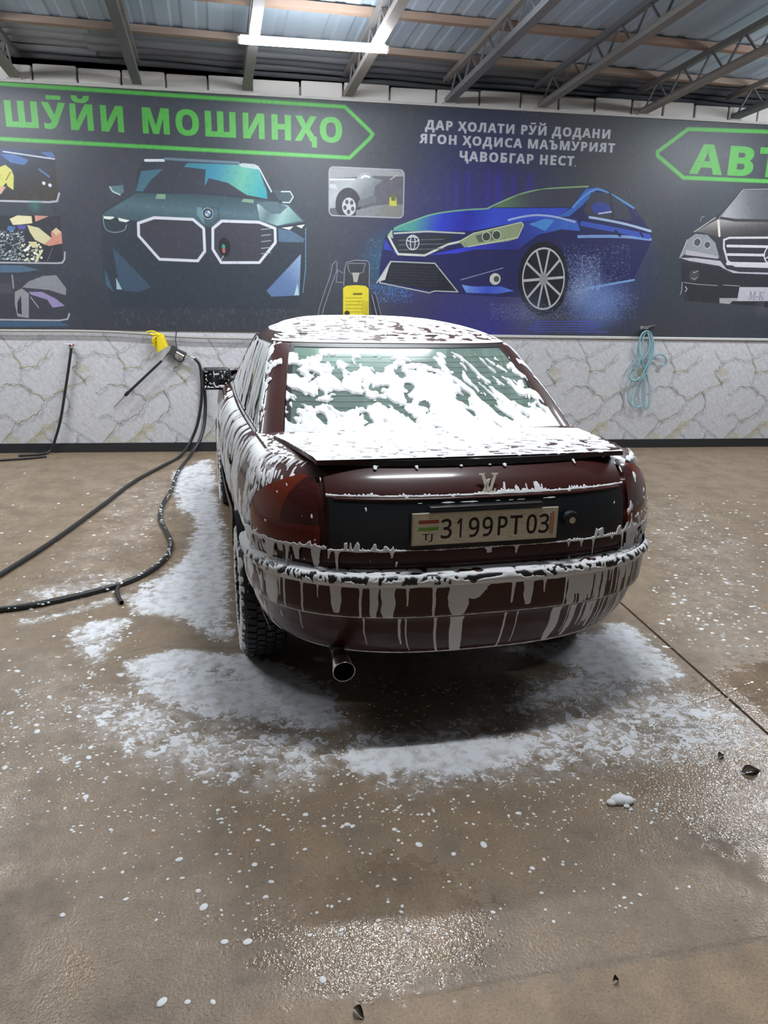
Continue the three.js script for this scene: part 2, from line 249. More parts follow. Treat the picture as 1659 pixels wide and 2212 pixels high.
// ---------- printed banner ----------
const BX0 = -3.3, BX1 = 6.3, BMID = 1.5, BH = BANNER_TOP - DADO_TOP - 0.02, PXM = 425;      // print resolution: pixels a metre
function paintBanner(x0, x1) {
  const W = Math.round((x1 - x0) * PXM), H = Math.round(BH * PXM), [c, g] = canvas(W, H), S = PXM / 215;   // S: print pixels per photograph pixel
  const P = (px, py) => { const q = onWall(px, py); return [(q.x - x0) * PXM, (BANNER_TOP - q.y) * PXM]; };
  const from = (ox, oy, k) => (x, y) => P(ox + x * k, oy + y * k);
  const path = (f, pts, smooth) => {
    const q = pts.map(([x, y]) => f(x, y)); g.beginPath();
    if (!smooth) q.forEach(([x, y], i) => g[i ? 'lineTo' : 'moveTo'](x, y));
    else { const n = q.length; g.moveTo(q[0][0], q[0][1]); for (let i = 1; i < n - 1; i++) g.quadraticCurveTo(q[i][0], q[i][1], (q[i][0] + q[i + 1][0]) / 2, (q[i][1] + q[i + 1][1]) / 2); g.lineTo(q[n - 1][0], q[n - 1][1]); }
  };
  const fill = (f, pts, col, smooth) => { path(f, pts, smooth); g.closePath(); g.fillStyle = col; g.fill(); };
  const line = (f, pts, col, w, smooth) => { path(f, pts, smooth); g.strokeStyle = col; g.lineWidth = w * S; g.lineJoin = 'round'; g.lineCap = 'round'; g.stroke(); };
  const grad = (f, a, b, ...stops) => { const [ax, ay] = f(...a), [bx, by] = f(...b), q = g.createLinearGradient(ax, ay, bx, by); stops.forEach((s, i) => q.addColorStop(i / (stops.length - 1), s)); return q; };
  const glow = (f, at, r, col) => { const [x, y] = f(...at), q = g.createRadialGradient(x, y, 0, x, y, r * S); q.addColorStop(0, col); q.addColorStop(1, col.replace(/[\d.]+\)$/, '0)')); g.fillStyle = q; g.fillRect(x - r * S, y - r * S, 2 * r * S, 2 * r * S); };
  const I = (x, y) => P(x, y), r = rng(404);
  g.fillStyle = '#31333a'; g.fillRect(0, 0, W, H);
  // printed ground: dark blue-grey cloud
  for (let i = 0; i < 260; i++) { const a = -150 + r() * 1950, b = 150 + r() * 600, cool = r(); glow(I, [a, b], 40 + 120 * r(), cool > 0.6 ? 'rgba(30,52,60,0.10)' : cool > 0.3 ? 'rgba(58,60,78,0.10)' : 'rgba(20,22,28,0.12)'); }
  glow(I, [1040, 430], 210, 'rgba(30,28,140,0.55)'); glow(I, [900, 560], 190, 'rgba(40,34,120,0.40)'); glow(I, [850, 570], 80, 'rgba(20,120,150,0.55)');
  glow(I, [1300, 600], 150, 'rgba(30,40,150,0.55)'); glow(I, [1300, 640], 90, 'rgba(90,130,200,0.35)'); glow(I, [950, 690], 130, 'rgba(30,26,120,0.45)'); glow(I, [1060, 715], 150, 'rgba(40,34,170,0.6)');
  for (let i = 0; i < 26; i++) { const x = 960 + r() * 190; line(I, [[x, 370 + 20 * r()], [x - 3, 440 + 60 * r()]], `rgba(${30 + 30 * r()},${24 + 20 * r()},${110 + 90 * r()},${0.15 + 0.25 * r()})`, 3 + 7 * r()); }

  // lettering
  const GREEN = '#3f9f35', letters = (str, x0p, y0p, x1p, cap, col, bold = true) => {
    const [ax, ay] = P(x0p, y0p), [bx] = P(x1p, y0p), size = 200; g.save(); g.font = (bold ? 'bold ' : '') + size + 'px sans-serif'; g.textBaseline = 'alphabetic';
    const plain = { 'Ӯ': 'У', 'Ҳ': 'Х', 'Ҷ': 'Ч' }, parts = [...str].map((ch) => [ch, plain[ch] ?? ch]), gap = 12, wide = parts.map(([, p]) => g.measureText(p).width + gap), total = wide.reduce((s, q) => s + q, 0) - gap;
    const sx = (bx - ax) / total, sy = (ay - P(x0p, y0p - cap)[1]) / (size * 0.735); g.translate(ax, ay); g.scale(sx, sy); g.fillStyle = col; g.strokeStyle = col; g.lineWidth = bold ? 7 : 0; g.lineJoin = 'miter';
    let x = 0; parts.forEach(([ch, p], i) => {
      g.fillText(p, x, 0); if (bold) g.strokeText(p, x, 0); const w = wide[i] - gap;
      if (ch === 'Ӯ') g.fillRect(x + w * 0.2, -186, w * 0.66, 24);
      if (ch === 'Ҳ' || ch === 'Ҷ') { g.fillRect(x + w * 0.78, -28, w * 0.24, 66); }
      x += wide[i];
    }); g.restore();
  };
  const arrow = (pts, w) => { line(I, pts, '#2f7f33', w + 2); line(I, pts, '#45a83c', w - 1); };
  arrow([[-220, 176], [0, 181], [745, 231], [798, 282], [805, 290], [798, 300], [755, 341], [0, 300], [-220, 290]], 6);
  arrow([[1760, 288], [1486, 279], [1420, 328], [1420, 336], [1476, 384], [1760, 396]], 7);
  letters('ШӮЙИ МОШИНҲО', 8, 272.5, 742, 57, GREEN); letters('АВТ', 1490, 374, 1690, 64, GREEN);
  letters('ДАР ҲОЛАТИ РӮЙ ДОДАНИ', 918, 279, 1321, 21, '#b9bcc4'); letters('ЯГОН ҲОДИСА МАЪМУРИЯТ', 906, 309, 1329, 21, '#b9bcc4'); letters('ҶАВОБГАР НЕСТ', 991, 347, 1240, 21, '#b9bcc4');
  fill(I, [[1241.5, 357], [1244, 357], [1244, 360], [1241.5, 360]], '#b9bcc4');

  // dark teal car, seen from the front
  { const f = from(200, 320, 0.28933);
    fill(f, [[70, 480], [330, 330], [320, 200], [390, 80], [560, 70], [1090, 105], [1240, 140], [1340, 330], [1460, 420], [1590, 560], [1600, 700], [1590, 950], [1540, 1200], [150, 1200], [80, 950], [60, 700]], 'rgba(34,42,52,0.75)');
    fill(f, [[90, 480], [330, 335], [800, 345], [1310, 390], [1460, 420], [1580, 550], [1370, 585], [1240, 550], [960, 540], [890, 590], [830, 580], [760, 530], [460, 515], [335, 545], [80, 510]], grad(f, [700, 340], [700, 580], '#2d4148', '#44606a', '#33474f'));
    fill(f, [[325, 330], [365, 170], [560, 100], [1090, 125], [1240, 150], [1310, 385], [1150, 355], [840, 340]], '#2b2f3a');
    fill(f, [[325, 320], [362, 172], [530, 155], [440, 235], [375, 325]], '#355d6c'); fill(f, [[680, 140], [710, 110], [1090, 125], [1240, 155], [1300, 320], [1305, 380], [1150, 350], [1010, 260], [870, 225], [835, 290], [845, 160]], grad(f, [700, 120], [1300, 350], '#2b6f80', '#2c7c98', '#58a98f', '#1f8fa0'));
    line(f, [[395, 92], [530, 92]], '#cfd6d6', 5); line(f, [[540, 80], [1090, 110]], '#51697a', 5); fill(f, [[1090, 120], [1120, 112], [1210, 120], [1245, 140], [1240, 160], [1110, 140]], '#a9bcc0'); line(f, [[1245, 155], [1335, 325]], '#b8c6c8', 3);
    fill(f, [[470, 380], [480, 342], [545, 345], [545, 380]], '#71957a'); fill(f, [[1110, 400], [1125, 378], [1205, 385], [1200, 412]], '#71957a');
    fill(f, [[1225, 420], [1360, 405], [1460, 430], [1560, 540], [1380, 580], [1250, 540]], grad(f, [1230, 420], [1500, 560], '#9fb9b7', '#4e6a70', '#8fb5b0', '#5f8a88')); fill(f, [[1225, 405], [1370, 400], [1455, 440], [1400, 490], [1330, 490]], '#49606a');
    fill(f, [[130, 285], [230, 275], [235, 330], [200, 350], [150, 330]], '#4e6a70'); line(f, [[130, 290], [150, 325], [205, 348]], '#b6c8c6', 2.5); fill(f, [[1350, 310], [1470, 320], [1500, 360], [1470, 410], [1390, 390]], '#33434c'); line(f, [[1410, 325], [1475, 325], [1498, 365], [1470, 408], [1420, 405]], '#b6c8c6', 2.5);
    const ring = (pts) => { fill(f, pts, '#2e2f39'); for (let i = 0; i < 90; i++) { const a = pts[0][0] + (pts[4][0] - pts[0][0]) * r(), b = 560 + 270 * r(); fill(f, [[a, b], [a + 6, b], [a + 6, b + 4]], 'rgba(120,100,80,0.35)'); } line(f, [...pts, pts[0]], '#cfd0da', 5.5); };
    ring([[342, 560], [460, 520], [750, 533], [830, 600], [838, 770], [785, 842], [500, 830], [345, 655]]); ring([[898, 600], [965, 545], [1240, 553], [1362, 600], [1365, 705], [1245, 855], [960, 855], [898, 755]]);
    for (const y of [605, 650, 695, 745, 785]) line(f, [[1260, y + 4], [1330, y - 4]], '#93a0ac', 1.6);
    line(f, [[90, 515], [155, 518], [130, 528], [90, 522]], '#dfe6dc', 3); fill(f, [[190, 520], [280, 540], [250, 555], [200, 545]], '#dfe6dc'); fill(f, [[1410, 595], [1500, 585], [1470, 612]], '#e4ece4'); fill(f, [[1520, 580], [1585, 570], [1560, 600]], '#e4ece4'); line(f, [[80, 500], [78, 600], [150, 635], [240, 620], [255, 575]], '#6f8f96', 1.6, true); fill(f, [[1385, 600], [1490, 620], [1585, 680], [1570, 705], [1390, 700]], '#46607a');
    line(f, [[835, 440], [940, 450], [945, 520], [880, 570]], '#33434c', 2); fill(f, [[780, 440], [815, 445], [835, 570], [780, 500]], '#5f8490');
    const [ex, ey] = f(860, 488); g.beginPath(); g.arc(ex, ey, 10 * S, 0, 7); g.fillStyle = '#23262e'; g.fill(); g.lineWidth = 1.6 * S; g.strokeStyle = '#8fa2aa'; g.stroke(); for (const [a, col] of [[0, '#4f7fa0'], [1, '#b8c4ca'], [2, '#4f7fa0'], [3, '#b8c4ca']]) { g.beginPath(); g.moveTo(ex, ey); g.arc(ex, ey, 6 * S, a * 1.5708, a * 1.5708 + 1.5708); g.fillStyle = col; g.fill(); }
    fill(f, [[150, 740], [440, 1040], [340, 1075], [205, 1060]], '#2f4257'); fill(f, [[175, 965], [220, 1055], [180, 1055]], '#8fb6bc'); fill(f, [[90, 900], [160, 1080], [100, 1020]], '#2f5568'); fill(f, [[1555, 790], [1545, 1100], [1335, 1110], [1298, 1065]], grad(f, [1300, 1080], [1550, 850], '#4a6a94', '#56709c', '#7f9ac0')); fill(f, [[1530, 1010], [1542, 1098], [1505, 1100]], '#a5d0d4'); line(f, [[1590, 600], [1590, 900], [1570, 1080]], '#5f86a0', 1.6);
    for (const [a, b, rr, col] of [[985, 740, 40, '#141519'], [978, 738, 12, '#2f8a74'], [980, 765, 11, '#b0524c']]) { const [x, y] = f(a, b); g.beginPath(); g.ellipse(x, y, rr * 0.29 * S, rr * 0.45 * S, 0, 0, 7); g.fillStyle = col; g.fill(); } line(f, [[978, 805], [955, 840]], '#c8c8b0', 1.4);
  }
  // blue car in spray
  { const f = from(780, 380, 0.39783), sp = (n, x0p, y0p, x1p, y1p, cols, big = 3) => { for (let i = 0; i < n; i++) { const a = lerp(x0p, x1p, r()), b = lerp(y0p, y1p, r()), s = big * (0.4 + r()), t = r() * 6.28; line(f, [[a, b], [a + s * 1.5 * Math.cos(t), b + s * 1.5 * Math.sin(t)]], cols[(r() * cols.length) | 0], 0.5 + 0.8 * r() * r()); } };
    sp(260, 120, 100, 560, 330, ['rgba(110,130,220,0.35)', 'rgba(70,80,190,0.4)'], 2.2); sp(260, 30, 340, 170, 640, ['rgba(80,200,220,0.5)', 'rgba(120,170,230,0.5)'], 2.5); sp(420, 50, 590, 280, 690, ['#3f6fd0', '#6fa8e8', '#2846b0'], 3.2);
    fill(f, [[130, 330], [165, 285], [330, 215], [520, 185], [690, 178], [830, 110], [970, 70], [1120, 60], [1250, 60], [1340, 75], [1480, 170], [1570, 300], [1575, 360], [1480, 560], [1180, 610], [1100, 640], [880, 660], [700, 655], [520, 640], [380, 640], [90, 585], [110, 420]], '#16184a');
    fill(f, [[140, 320], [200, 270], [360, 210], [520, 185], [700, 175], [1130, 175], [1060, 225], [860, 250], [600, 300], [500, 300], [180, 300]], grad(f, [300, 200], [700, 310], '#3f8f86', '#2030c0', '#1a1f9a', '#2740c8'));
    line(f, [[180, 285], [340, 215], [520, 187], [690, 178]], '#6aa884', 3, true); line(f, [[690, 175], [820, 112], [960, 72], [1230, 58]], '#7fae72', 3.4, true);
    fill(f, [[715, 172], [850, 105], [980, 74], [1215, 62], [1140, 170]], grad(f, [720, 170], [1150, 70], '#5c7f52', '#363a48', '#2c2e3c')); fill(f, [[1140, 175], [1220, 70], [1290, 62], [1200, 160], [1130, 220], [1060, 225]], '#2b5fc0'); line(f, [[1150, 170], [1245, 66], [1330, 80], [1480, 175]], '#4f93d8', 4, true);
    fill(f, [[1205, 190], [1250, 90], [1350, 95], [1440, 160], [1470, 240], [1240, 225]], '#2a2d3c'); line(f, [[1350, 95], [1365, 220]], '#1c1d28', 5); fill(f, [[1250, 160], [1290, 138], [1350, 160], [1360, 205], [1300, 212], [1255, 195]], '#22348f'); line(f, [[1290, 205], [1358, 195]], '#c2cce0', 3);
    fill(f, [[860, 250], [1060, 222], [1170, 240], [1190, 300], [1090, 290], [960, 320], [850, 400], [620, 400], [520, 420], [380, 430], [120, 400], [130, 345], [180, 420], [340, 435], [600, 380], [790, 350]], grad(f, [200, 420], [1100, 260], '#2433a8', '#2a2fd0', '#1b2078', '#2c5cc8'));
    fill(f, [[910, 262], [1000, 232], [1050, 240], [1000, 300]], '#3f86d8'); line(f, [[800, 240], [900, 212], [1030, 215], [1160, 250]], '#9fb4e4', 4, true); line(f, [[1240, 225], [1400, 250], [1570, 300]], '#a9c4e8', 5, true); line(f, [[1180, 330], [1400, 325], [1570, 345]], '#6f96d8', 6, true); line(f, [[1200, 260], [1370, 290], [1560, 330]], '#2a49b8', 10, true); line(f, [[1380, 300], [1405, 325]], '#101430', 5); line(f, [[1515, 310], [1530, 330]], '#101430', 4);
    fill(f, [[185, 330], [320, 315], [510, 320], [470, 370], [350, 425], [215, 430], [180, 380]], '#1f222c'); line(f, [[150, 330], [170, 370], [200, 425], [345, 432], [470, 372], [570, 350]], '#c9d2c4', 4.5); line(f, [[180, 312], [360, 302], [560, 312]], '#aeb9a8', 3.5); for (const y of [350, 375, 402]) line(f, [[205, y], [450, y - 6]], '#59606a', 1.6);
    const [ex, ey] = f(280, 362); for (const [a, b] of [[13, 14], [5, 14], [12, 5]]) { g.beginPath(); g.ellipse(ex, a === 12 ? ey - 6 * S : ey, a * S, b * S, 0, 0, 7); g.strokeStyle = '#c7ccd0'; g.lineWidth = 2 * S; g.stroke(); }
    fill(f, [[530, 355], [600, 315], [860, 250], [885, 260], [850, 340], [800, 355], [560, 388]], '#8a9a72'); fill(f, [[620, 325], [720, 300], [760, 340], [640, 362]], '#4f5a48'); for (const [a, b] of [[735, 322], [680, 330]]) { const [x, y] = f(a, b); g.beginPath(); g.arc(x, y, 9 * S, 0, 7); g.fillStyle = '#313a34'; g.fill(); g.strokeStyle = '#d3dcc0'; g.lineWidth = 1.6 * S; g.stroke(); } line(f, [[530, 358], [610, 312], [870, 252], [880, 270], [850, 335], [580, 385]], '#c9d4ae', 2); fill(f, [[140, 330], [165, 290], [175, 340]], '#9fb08a');
    fill(f, [[160, 465], [400, 475], [520, 625], [420, 625], [120, 575], [95, 570]], '#14151d'); line(f, [[85, 580], [160, 465], [400, 475], [525, 630], [400, 625], [370, 635], [100, 580], [160, 470]], '#aab0ac', 2.6); for (let y = 490; y < 600; y += 16) line(f, [[150, y], [420, y + 10]], '#252835', 1.4); fill(f, [[90, 575], [155, 480], [130, 565]], '#c4c8c4');
    line(f, [[540, 565], [770, 500]], '#7f879c', 2); fill(f, [[545, 590], [600, 600], [760, 600], [830, 625], [740, 640], [570, 635]], grad(f, [540, 600], [830, 630], '#6d95e0', '#2a44c0', '#4f78dc')); { const [x, y] = f(727, 560); g.beginPath(); g.arc(x, y, 12 * S, 0, 7); g.fillStyle = '#c9cbb8'; g.fill(); g.beginPath(); g.arc(x + 3 * S, y, 6 * S, 0, 7); g.fillStyle = '#3a3d40'; g.fill(); }
    { const [x, y] = f(990, 560); g.save(); g.translate(x, y); g.rotate(-0.1); g.scale(0.74, 1); g.beginPath(); g.arc(0, 0, 76 * S, 0, 7); g.fillStyle = '#0e0f16'; g.fill(); g.beginPath(); g.arc(0, 0, 62 * S, 0, 7); g.strokeStyle = '#c2c4c6'; g.lineWidth = 4 * S; g.stroke(); for (let k = 0; k < 10; k++) { const a = k / 10 * 6.283; g.strokeStyle = '#b7babd'; g.lineWidth = 5.5 * S; g.beginPath(); g.moveTo(Math.cos(a) * 12 * S, Math.sin(a) * 12 * S); g.lineTo(Math.cos(a) * 60 * S, Math.sin(a) * 60 * S); g.stroke(); } g.beginPath(); g.arc(0, 0, 13 * S, 0, 7); g.fillStyle = '#8b8e92'; g.fill(); g.restore(); }
    glow(f, [1230, 560], 46, 'rgba(150,180,225,0.45)'); glow(f, [1180, 640], 40, 'rgba(170,195,230,0.4)'); glow(f, [1330, 690], 60, 'rgba(120,150,225,0.4)'); sp(1100, 1100, 370, 1460, 700, ['rgba(170,200,235,0.65)', 'rgba(110,150,230,0.6)', 'rgba(220,235,245,0.55)'], 2.6); sp(800, 1120, 430, 1300, 640, ['rgba(210,230,245,0.7)', 'rgba(150,185,235,0.7)'], 3); glow(f, [900, 745], 60, 'rgba(110,125,165,0.4)'); sp(700, 700, 690, 1100, 780, ['rgba(150,165,190,0.6)', 'rgba(100,120,170,0.6)'], 3); sp(520, 1100, 640, 1500, 780, ['rgba(110,160,235,0.6)', 'rgba(180,200,240,0.45)'], 4); sp(140, 1380, 80, 1520, 240, ['rgba(140,150,190,0.5)'], 1.6);
    glow(f, [1250, 700], 70, 'rgba(120,160,230,0.4)'); line(f, [[1230, 610], [1480, 565]], '#6f9fd8', 4); for (let y = 790; y < 860; y += 14) line(f, [[900 + 60 * r(), y], [1250 + 100 * r(), y]], 'rgba(70,80,220,0.5)', 3);
  }
  // dark off-roader on the right
  for (const mirrored of [false, true]) { const f0 = from(1380, 260, 0.21695), f = mirrored ? (x, y) => f0(2660 - x, y) : f0; g.save(); if (mirrored) { const cx = f0(1330, 1300)[0]; g.beginPath(); g.rect(cx, 0, W - cx, H); g.clip(); }
    fill(f, [[550, 1110], [760, 960], [880, 850], [1000, 700], [1080, 680], [1900, 670], [1900, 1900], [450, 1800], [400, 1370], [480, 1180]], '#26272d');
    fill(f, [[820, 960], [1020, 700], [1900, 690], [1900, 1000], [960, 980]], grad(f, [850, 960], [1400, 750], '#a2a2a6', '#57595f', '#3c3e44')); line(f, [[800, 970], [1040, 690], [1900, 676]], '#8a8a8e', 2);
    fill(f, [[560, 1110], [790, 980], [960, 1010], [1900, 1020], [1900, 1170], [880, 1160], [800, 1170], [640, 1120]], grad(f, [900, 1000], [900, 1170], '#8d8b88', '#4a4848', '#2c2c30')); line(f, [[790, 1000], [800, 1150]], '#dcd8cc', 5); line(f, [[550, 1110], [760, 970]], '#a7a7a8', 2.4);
    fill(f, [[480, 1190], [560, 1130], [680, 1140], [760, 1220], [800, 1370], [460, 1330], [410, 1370]], '#83878c'); for (const [a, b, k] of [[580, 1215, 38], [680, 1240, 34]]) { const [x, y] = f(a, b); g.beginPath(); g.arc(x, y, k * 0.217 * S, 0, 7); g.fillStyle = '#3c4046'; g.fill(); g.strokeStyle = '#c8cccf'; g.lineWidth = 1.2 * S; g.stroke(); } fill(f, [[470, 1290], [780, 1350], [790, 1380], [460, 1340]], '#a9a4ac'); line(f, [[480, 1190], [405, 1370]], '#b9bcc0', 1.8);
    fill(f, [[405, 1370], [560, 1370], [810, 1400], [870, 1480], [1000, 1510], [1900, 1530], [1900, 1545], [960, 1530], [850, 1480], [800, 1450], [500, 1400]], '#b5b2bd'); fill(f, [[430, 1410], [800, 1460], [900, 1520], [1900, 1560], [1900, 1900], [500, 1800], [420, 1600]], '#1e1f25');
    fill(f, [[840, 1180], [1900, 1170], [1900, 1500], [960, 1450], [860, 1390]], '#23242a'); line(f, [[1900, 1165], [900, 1170], [845, 1190], [845, 1270], [880, 1400], [960, 1450], [1900, 1480]], '#c2c2c6', 4.5); for (const y of [1255, 1340, 1430]) line(f, [[880, y - 4], [1900, y + 14]], '#c6c6cc', y > 1400 ? 7 : 5.5);
    { const [x, y] = f(1330, 1335); g.beginPath(); g.arc(x, y, 20 * S, 0, 7); g.fillStyle = '#2c2d33'; g.fill(); g.strokeStyle = '#d2d2d6'; g.lineWidth = 2.6 * S; g.stroke(); for (const a of [-1.57, 0.52, 2.62]) { g.beginPath(); g.moveTo(x, y); g.lineTo(x + 19 * S * Math.cos(a), y + 19 * S * Math.sin(a)); g.stroke(); } }
    { const [x, y] = f(548, 1545); g.beginPath(); g.arc(x, y, 12 * S, 0, 7); g.fillStyle = '#34353b'; g.fill(); line(f, [[525, 1570], [550, 1585], [575, 1565]], '#b5b5b8', 1.4); line(f, [[540, 1520], [590, 1500]], '#b5b5b8', 1.4); }
    line(f, [[450, 1615], [600, 1635], [780, 1645]], '#8c8a90', 1.8); line(f, [[840, 1640], [1000, 1650]], '#8c8a90', 1.8); line(f, [[430, 1610], [425, 1690], [410, 1735]], '#a6a6aa', 1.6); line(f, [[460, 1655], [478, 1680], [460, 1705]], '#c6c6ca', 1.8); line(f, [[610, 1010], [620, 970], [650, 955]], '#85858a', 1.6);
    fill(f, [[800, 1770], [980, 1770], [975, 1800], [930, 1800], [900, 1830], [800, 1820]], '#9c9ca0'); fill(f, [[1000, 1660], [1700, 1665], [1700, 1800], [975, 1800]], '#b7b5c0'); const [tx, ty] = f0(1085, 1785); g.save(); g.translate(tx, ty); g.scale(1, 1.25); g.font = `${19 * S}px serif`; g.fillStyle = '#6f6c80'; if (!mirrored) g.fillText('М-К', 0, 0); g.restore(); glow(f, [1250, 1860], 30, 'rgba(110,110,118,0.35)');
    g.restore();
  }
  // framed wash pictures on the left, a small one over the spray, and the yellow washer
  { const f = from(0, 300, 0.18994);
    fill(f, [[-600, 100], [400, 120], [625, 150], [670, 700], [-600, 690]], grad(f, [0, 120], [300, 690], '#263a62', '#20242e', '#2b2622')); fill(f, [[0, 170], [160, 180], [330, 240], [280, 300], [120, 270]], '#3c5c98'); fill(f, [[460, 150], [600, 150], [630, 210], [560, 215]], '#3d5a92'); line(f, [[40, 145], [620, 230]], '#b4c0d4', 2.6); line(f, [[450, 350], [560, 430]], '#3d5a8c', 4); fill(f, [[-80, 480], [-40, 340], [60, 295], [130, 350], [158, 420], [155, 585], [90, 540], [70, 500], [20, 560], [-80, 620]], '#c3bf5c'); fill(f, [[-80, 620], [0, 540], [70, 545], [20, 620], [-80, 690]], '#c79a7c'); line(f, [[70, 470], [120, 380]], '#6f6c30', 2); for (const [a, b] of [[570, 528], [500, 505]]) { const [x, y] = f(a, b); g.beginPath(); g.arc(x, y, 3.2 * S, 0, 7); g.fillStyle = '#c8d4e4'; g.fill(); }
    line(f, [[-600, 690], [560, 720], [650, 710], [675, 620]], '#a2a2aa', 3.6); glow(f, [400, 760], 16, 'rgba(30,130,100,0.55)');
    fill(f, [[-600, 860], [690, 880], [715, 1390], [-600, 1400]], '#22252b'); fill(f, [[110, 910], [200, 870], [360, 880], [370, 960], [240, 975], [150, 980]], '#d8cca0'); fill(f, [[380, 870], [560, 880], [400, 945]], '#c08672'); fill(f, [[360, 870], [395, 870], [405, 950], [375, 950]], '#1c1c22'); fill(f, [[310, 980], [440, 1010], [590, 1130], [600, 1190], [520, 1210], [400, 1150], [340, 1060]], '#cbc294'); fill(f, [[500, 1200], [590, 1130], [580, 1060], [640, 1020], [700, 1060], [710, 1190], [560, 1220]], '#c4806c'); fill(f, [[590, 1050], [640, 1010], [700, 1060], [640, 1100]], '#d0b48c'); fill(f, [[190, 985], [300, 980], [290, 1030], [220, 1030]], '#4a3f96'); fill(f, [[90, 990], [180, 1000], [150, 1060], [80, 1040]], '#3f5f96');
    for (let i = 0; i < 260; i++) { const a = -40 + 300 * r(), b = 1050 + 340 * r(); line(f, [[a, b], [a + 30 * r(), b - 20 + 30 * r()]], ['#5c6f76', '#9fb0b0', '#2c383c', '#c8cfc8'][(r() * 4) | 0], 0.8 + r()); } for (let i = 0; i < 60; i++) { const [x, y] = f(250 + 230 * r(), 1200 + 190 * r()); g.beginPath(); g.arc(x, y, (0.8 + 2 * r()) * S, 0, 7); g.fillStyle = ['#d4d4b0', '#8f9a7c', '#eceadc'][(r() * 3) | 0]; g.fill(); } fill(f, [[320, 1170], [420, 1170], [430, 1240], [370, 1240]], '#c9c08c'); line(f, [[480, 1270], [410, 1395]], '#d2cc9c', 4); line(f, [[600, 1240], [540, 1390]], '#555a60', 1.5);
    line(f, [[-600, 1400], [640, 1415], [710, 1410], [735, 1370], [740, 1290]], '#a2a2aa', 3.2); fill(f, [[-600, 1430], [250, 1440], [450, 1490], [250, 1520], [-600, 1520]], '#3f5a72');
    fill(f, [[-600, 1540], [750, 1545], [790, 1960], [760, 2050], [-600, 2050]], '#30313a'); fill(f, [[490, 1560], [640, 1550], [755, 1700], [750, 1780], [560, 1720], [250, 1690], [330, 1620]], '#7d7f84'); fill(f, [[170, 1740], [250, 1700], [330, 1760], [330, 2040], [200, 2020], [170, 1880]], '#85868c'); fill(f, [[330, 1740], [480, 1740], [640, 1820], [740, 1900], [600, 1920], [540, 1830], [350, 1770]], '#8d80ac'); fill(f, [[200, 1860], [240, 1780], [250, 2000], [200, 1980]], '#26262c'); line(f, [[350, 1800], [440, 1920]], '#aab', 1.6); line(f, [[140, 1550], [155, 1700]], '#8b8d92', 2.5); fill(f, [[-600, 1620], [120, 1650], [150, 1760], [-600, 1760]], '#3b3d46');
    line(f, [[-600, 2050], [680, 2065], [770, 2050], [790, 1990]], '#a2a2aa', 3.2); fill(f, [[-600, 2070], [700, 2080], [800, 2130], [-600, 2150]], '#33506e');
  }
  { const f = from(680, 350, 0.15827), [ax, ay] = f(195, 65), [bx, by] = f(1205, 765); g.save(); g.beginPath(); g.roundRect(ax, ay, bx - ax, by - ay, 9 * S); g.clip();
    fill(f, [[0, 0], [1300, 0], [1300, 900], [0, 900]], '#4c4e56'); fill(f, [[190, 80], [780, 90], [1210, 130], [1210, 200], [800, 190], [190, 230]], '#8a8c90'); fill(f, [[190, 250], [560, 230], [640, 150], [740, 140], [800, 220], [930, 250], [820, 330], [800, 460], [590, 530], [560, 400], [440, 370], [330, 440], [300, 620], [190, 640]], grad(f, [200, 240], [500, 600], '#8d9297', '#a4a9ab', '#6d7378')); line(f, [[200, 240], [540, 235]], '#d6dadc', 3); line(f, [[640, 215], [680, 190], [740, 205]], '#d6dadc', 4); fill(f, [[190, 300], [280, 300], [330, 380], [190, 350]], '#b5b9ba');
    { const [x, y] = f(455, 580); g.save(); g.translate(x, y); g.scale(0.82, 1); g.beginPath(); g.arc(0, 0, 31 * S, 0, 7); g.fillStyle = '#27282d'; g.fill(); g.beginPath(); g.arc(2 * S, 4 * S, 17 * S, 0, 7); g.fillStyle = '#b4b6ba'; g.fill(); for (let k = 0; k < 5; k++) { const a = k * 1.2566 + 0.4; g.beginPath(); g.arc(2 * S + 10 * S * Math.cos(a), 4 * S + 10 * S * Math.sin(a), 4.2 * S, 0, 7); g.fillStyle = '#3b3c42'; g.fill(); } g.restore(); }
    fill(f, [[600, 520], [830, 460], [840, 540], [580, 620]], '#5a5d63'); fill(f, [[560, 660], [800, 600], [980, 580], [820, 740], [560, 750]], '#75787a'); fill(f, [[980, 580], [1200, 580], [1200, 760], [820, 740]], '#70716c'); fill(f, [[1020, 480], [1110, 480], [1120, 600], [1015, 600]], '#b9b93a'); fill(f, [[1040, 440], [1105, 440], [1100, 530], [1045, 530]], '#55563a'); line(f, [[1030, 240], [1120, 180]], '#b0a8a0', 2); g.restore();
    g.beginPath(); g.roundRect(ax, ay, bx - ax, by - ay, 9 * S); g.strokeStyle = '#9b9da6'; g.lineWidth = 2.4 * S; g.stroke();
    fill(f, [[400, 1700], [430, 1360], [560, 1340], [720, 1350], [745, 1380], [745, 1700]], '#2b2d33'); line(f, [[395, 1690], [405, 1480], [430, 1370], [560, 1340], [720, 1350], [745, 1390], [740, 1700]], '#8a90a0', 1.4); line(f, [[450, 1385], [690, 1385], [660, 1500], [600, 1530], [500, 1530], [460, 1480], [450, 1385]], '#7f8694', 1.4); fill(f, [[510, 1510], [610, 1510], [580, 1640], [530, 1640]], '#a5a69a');
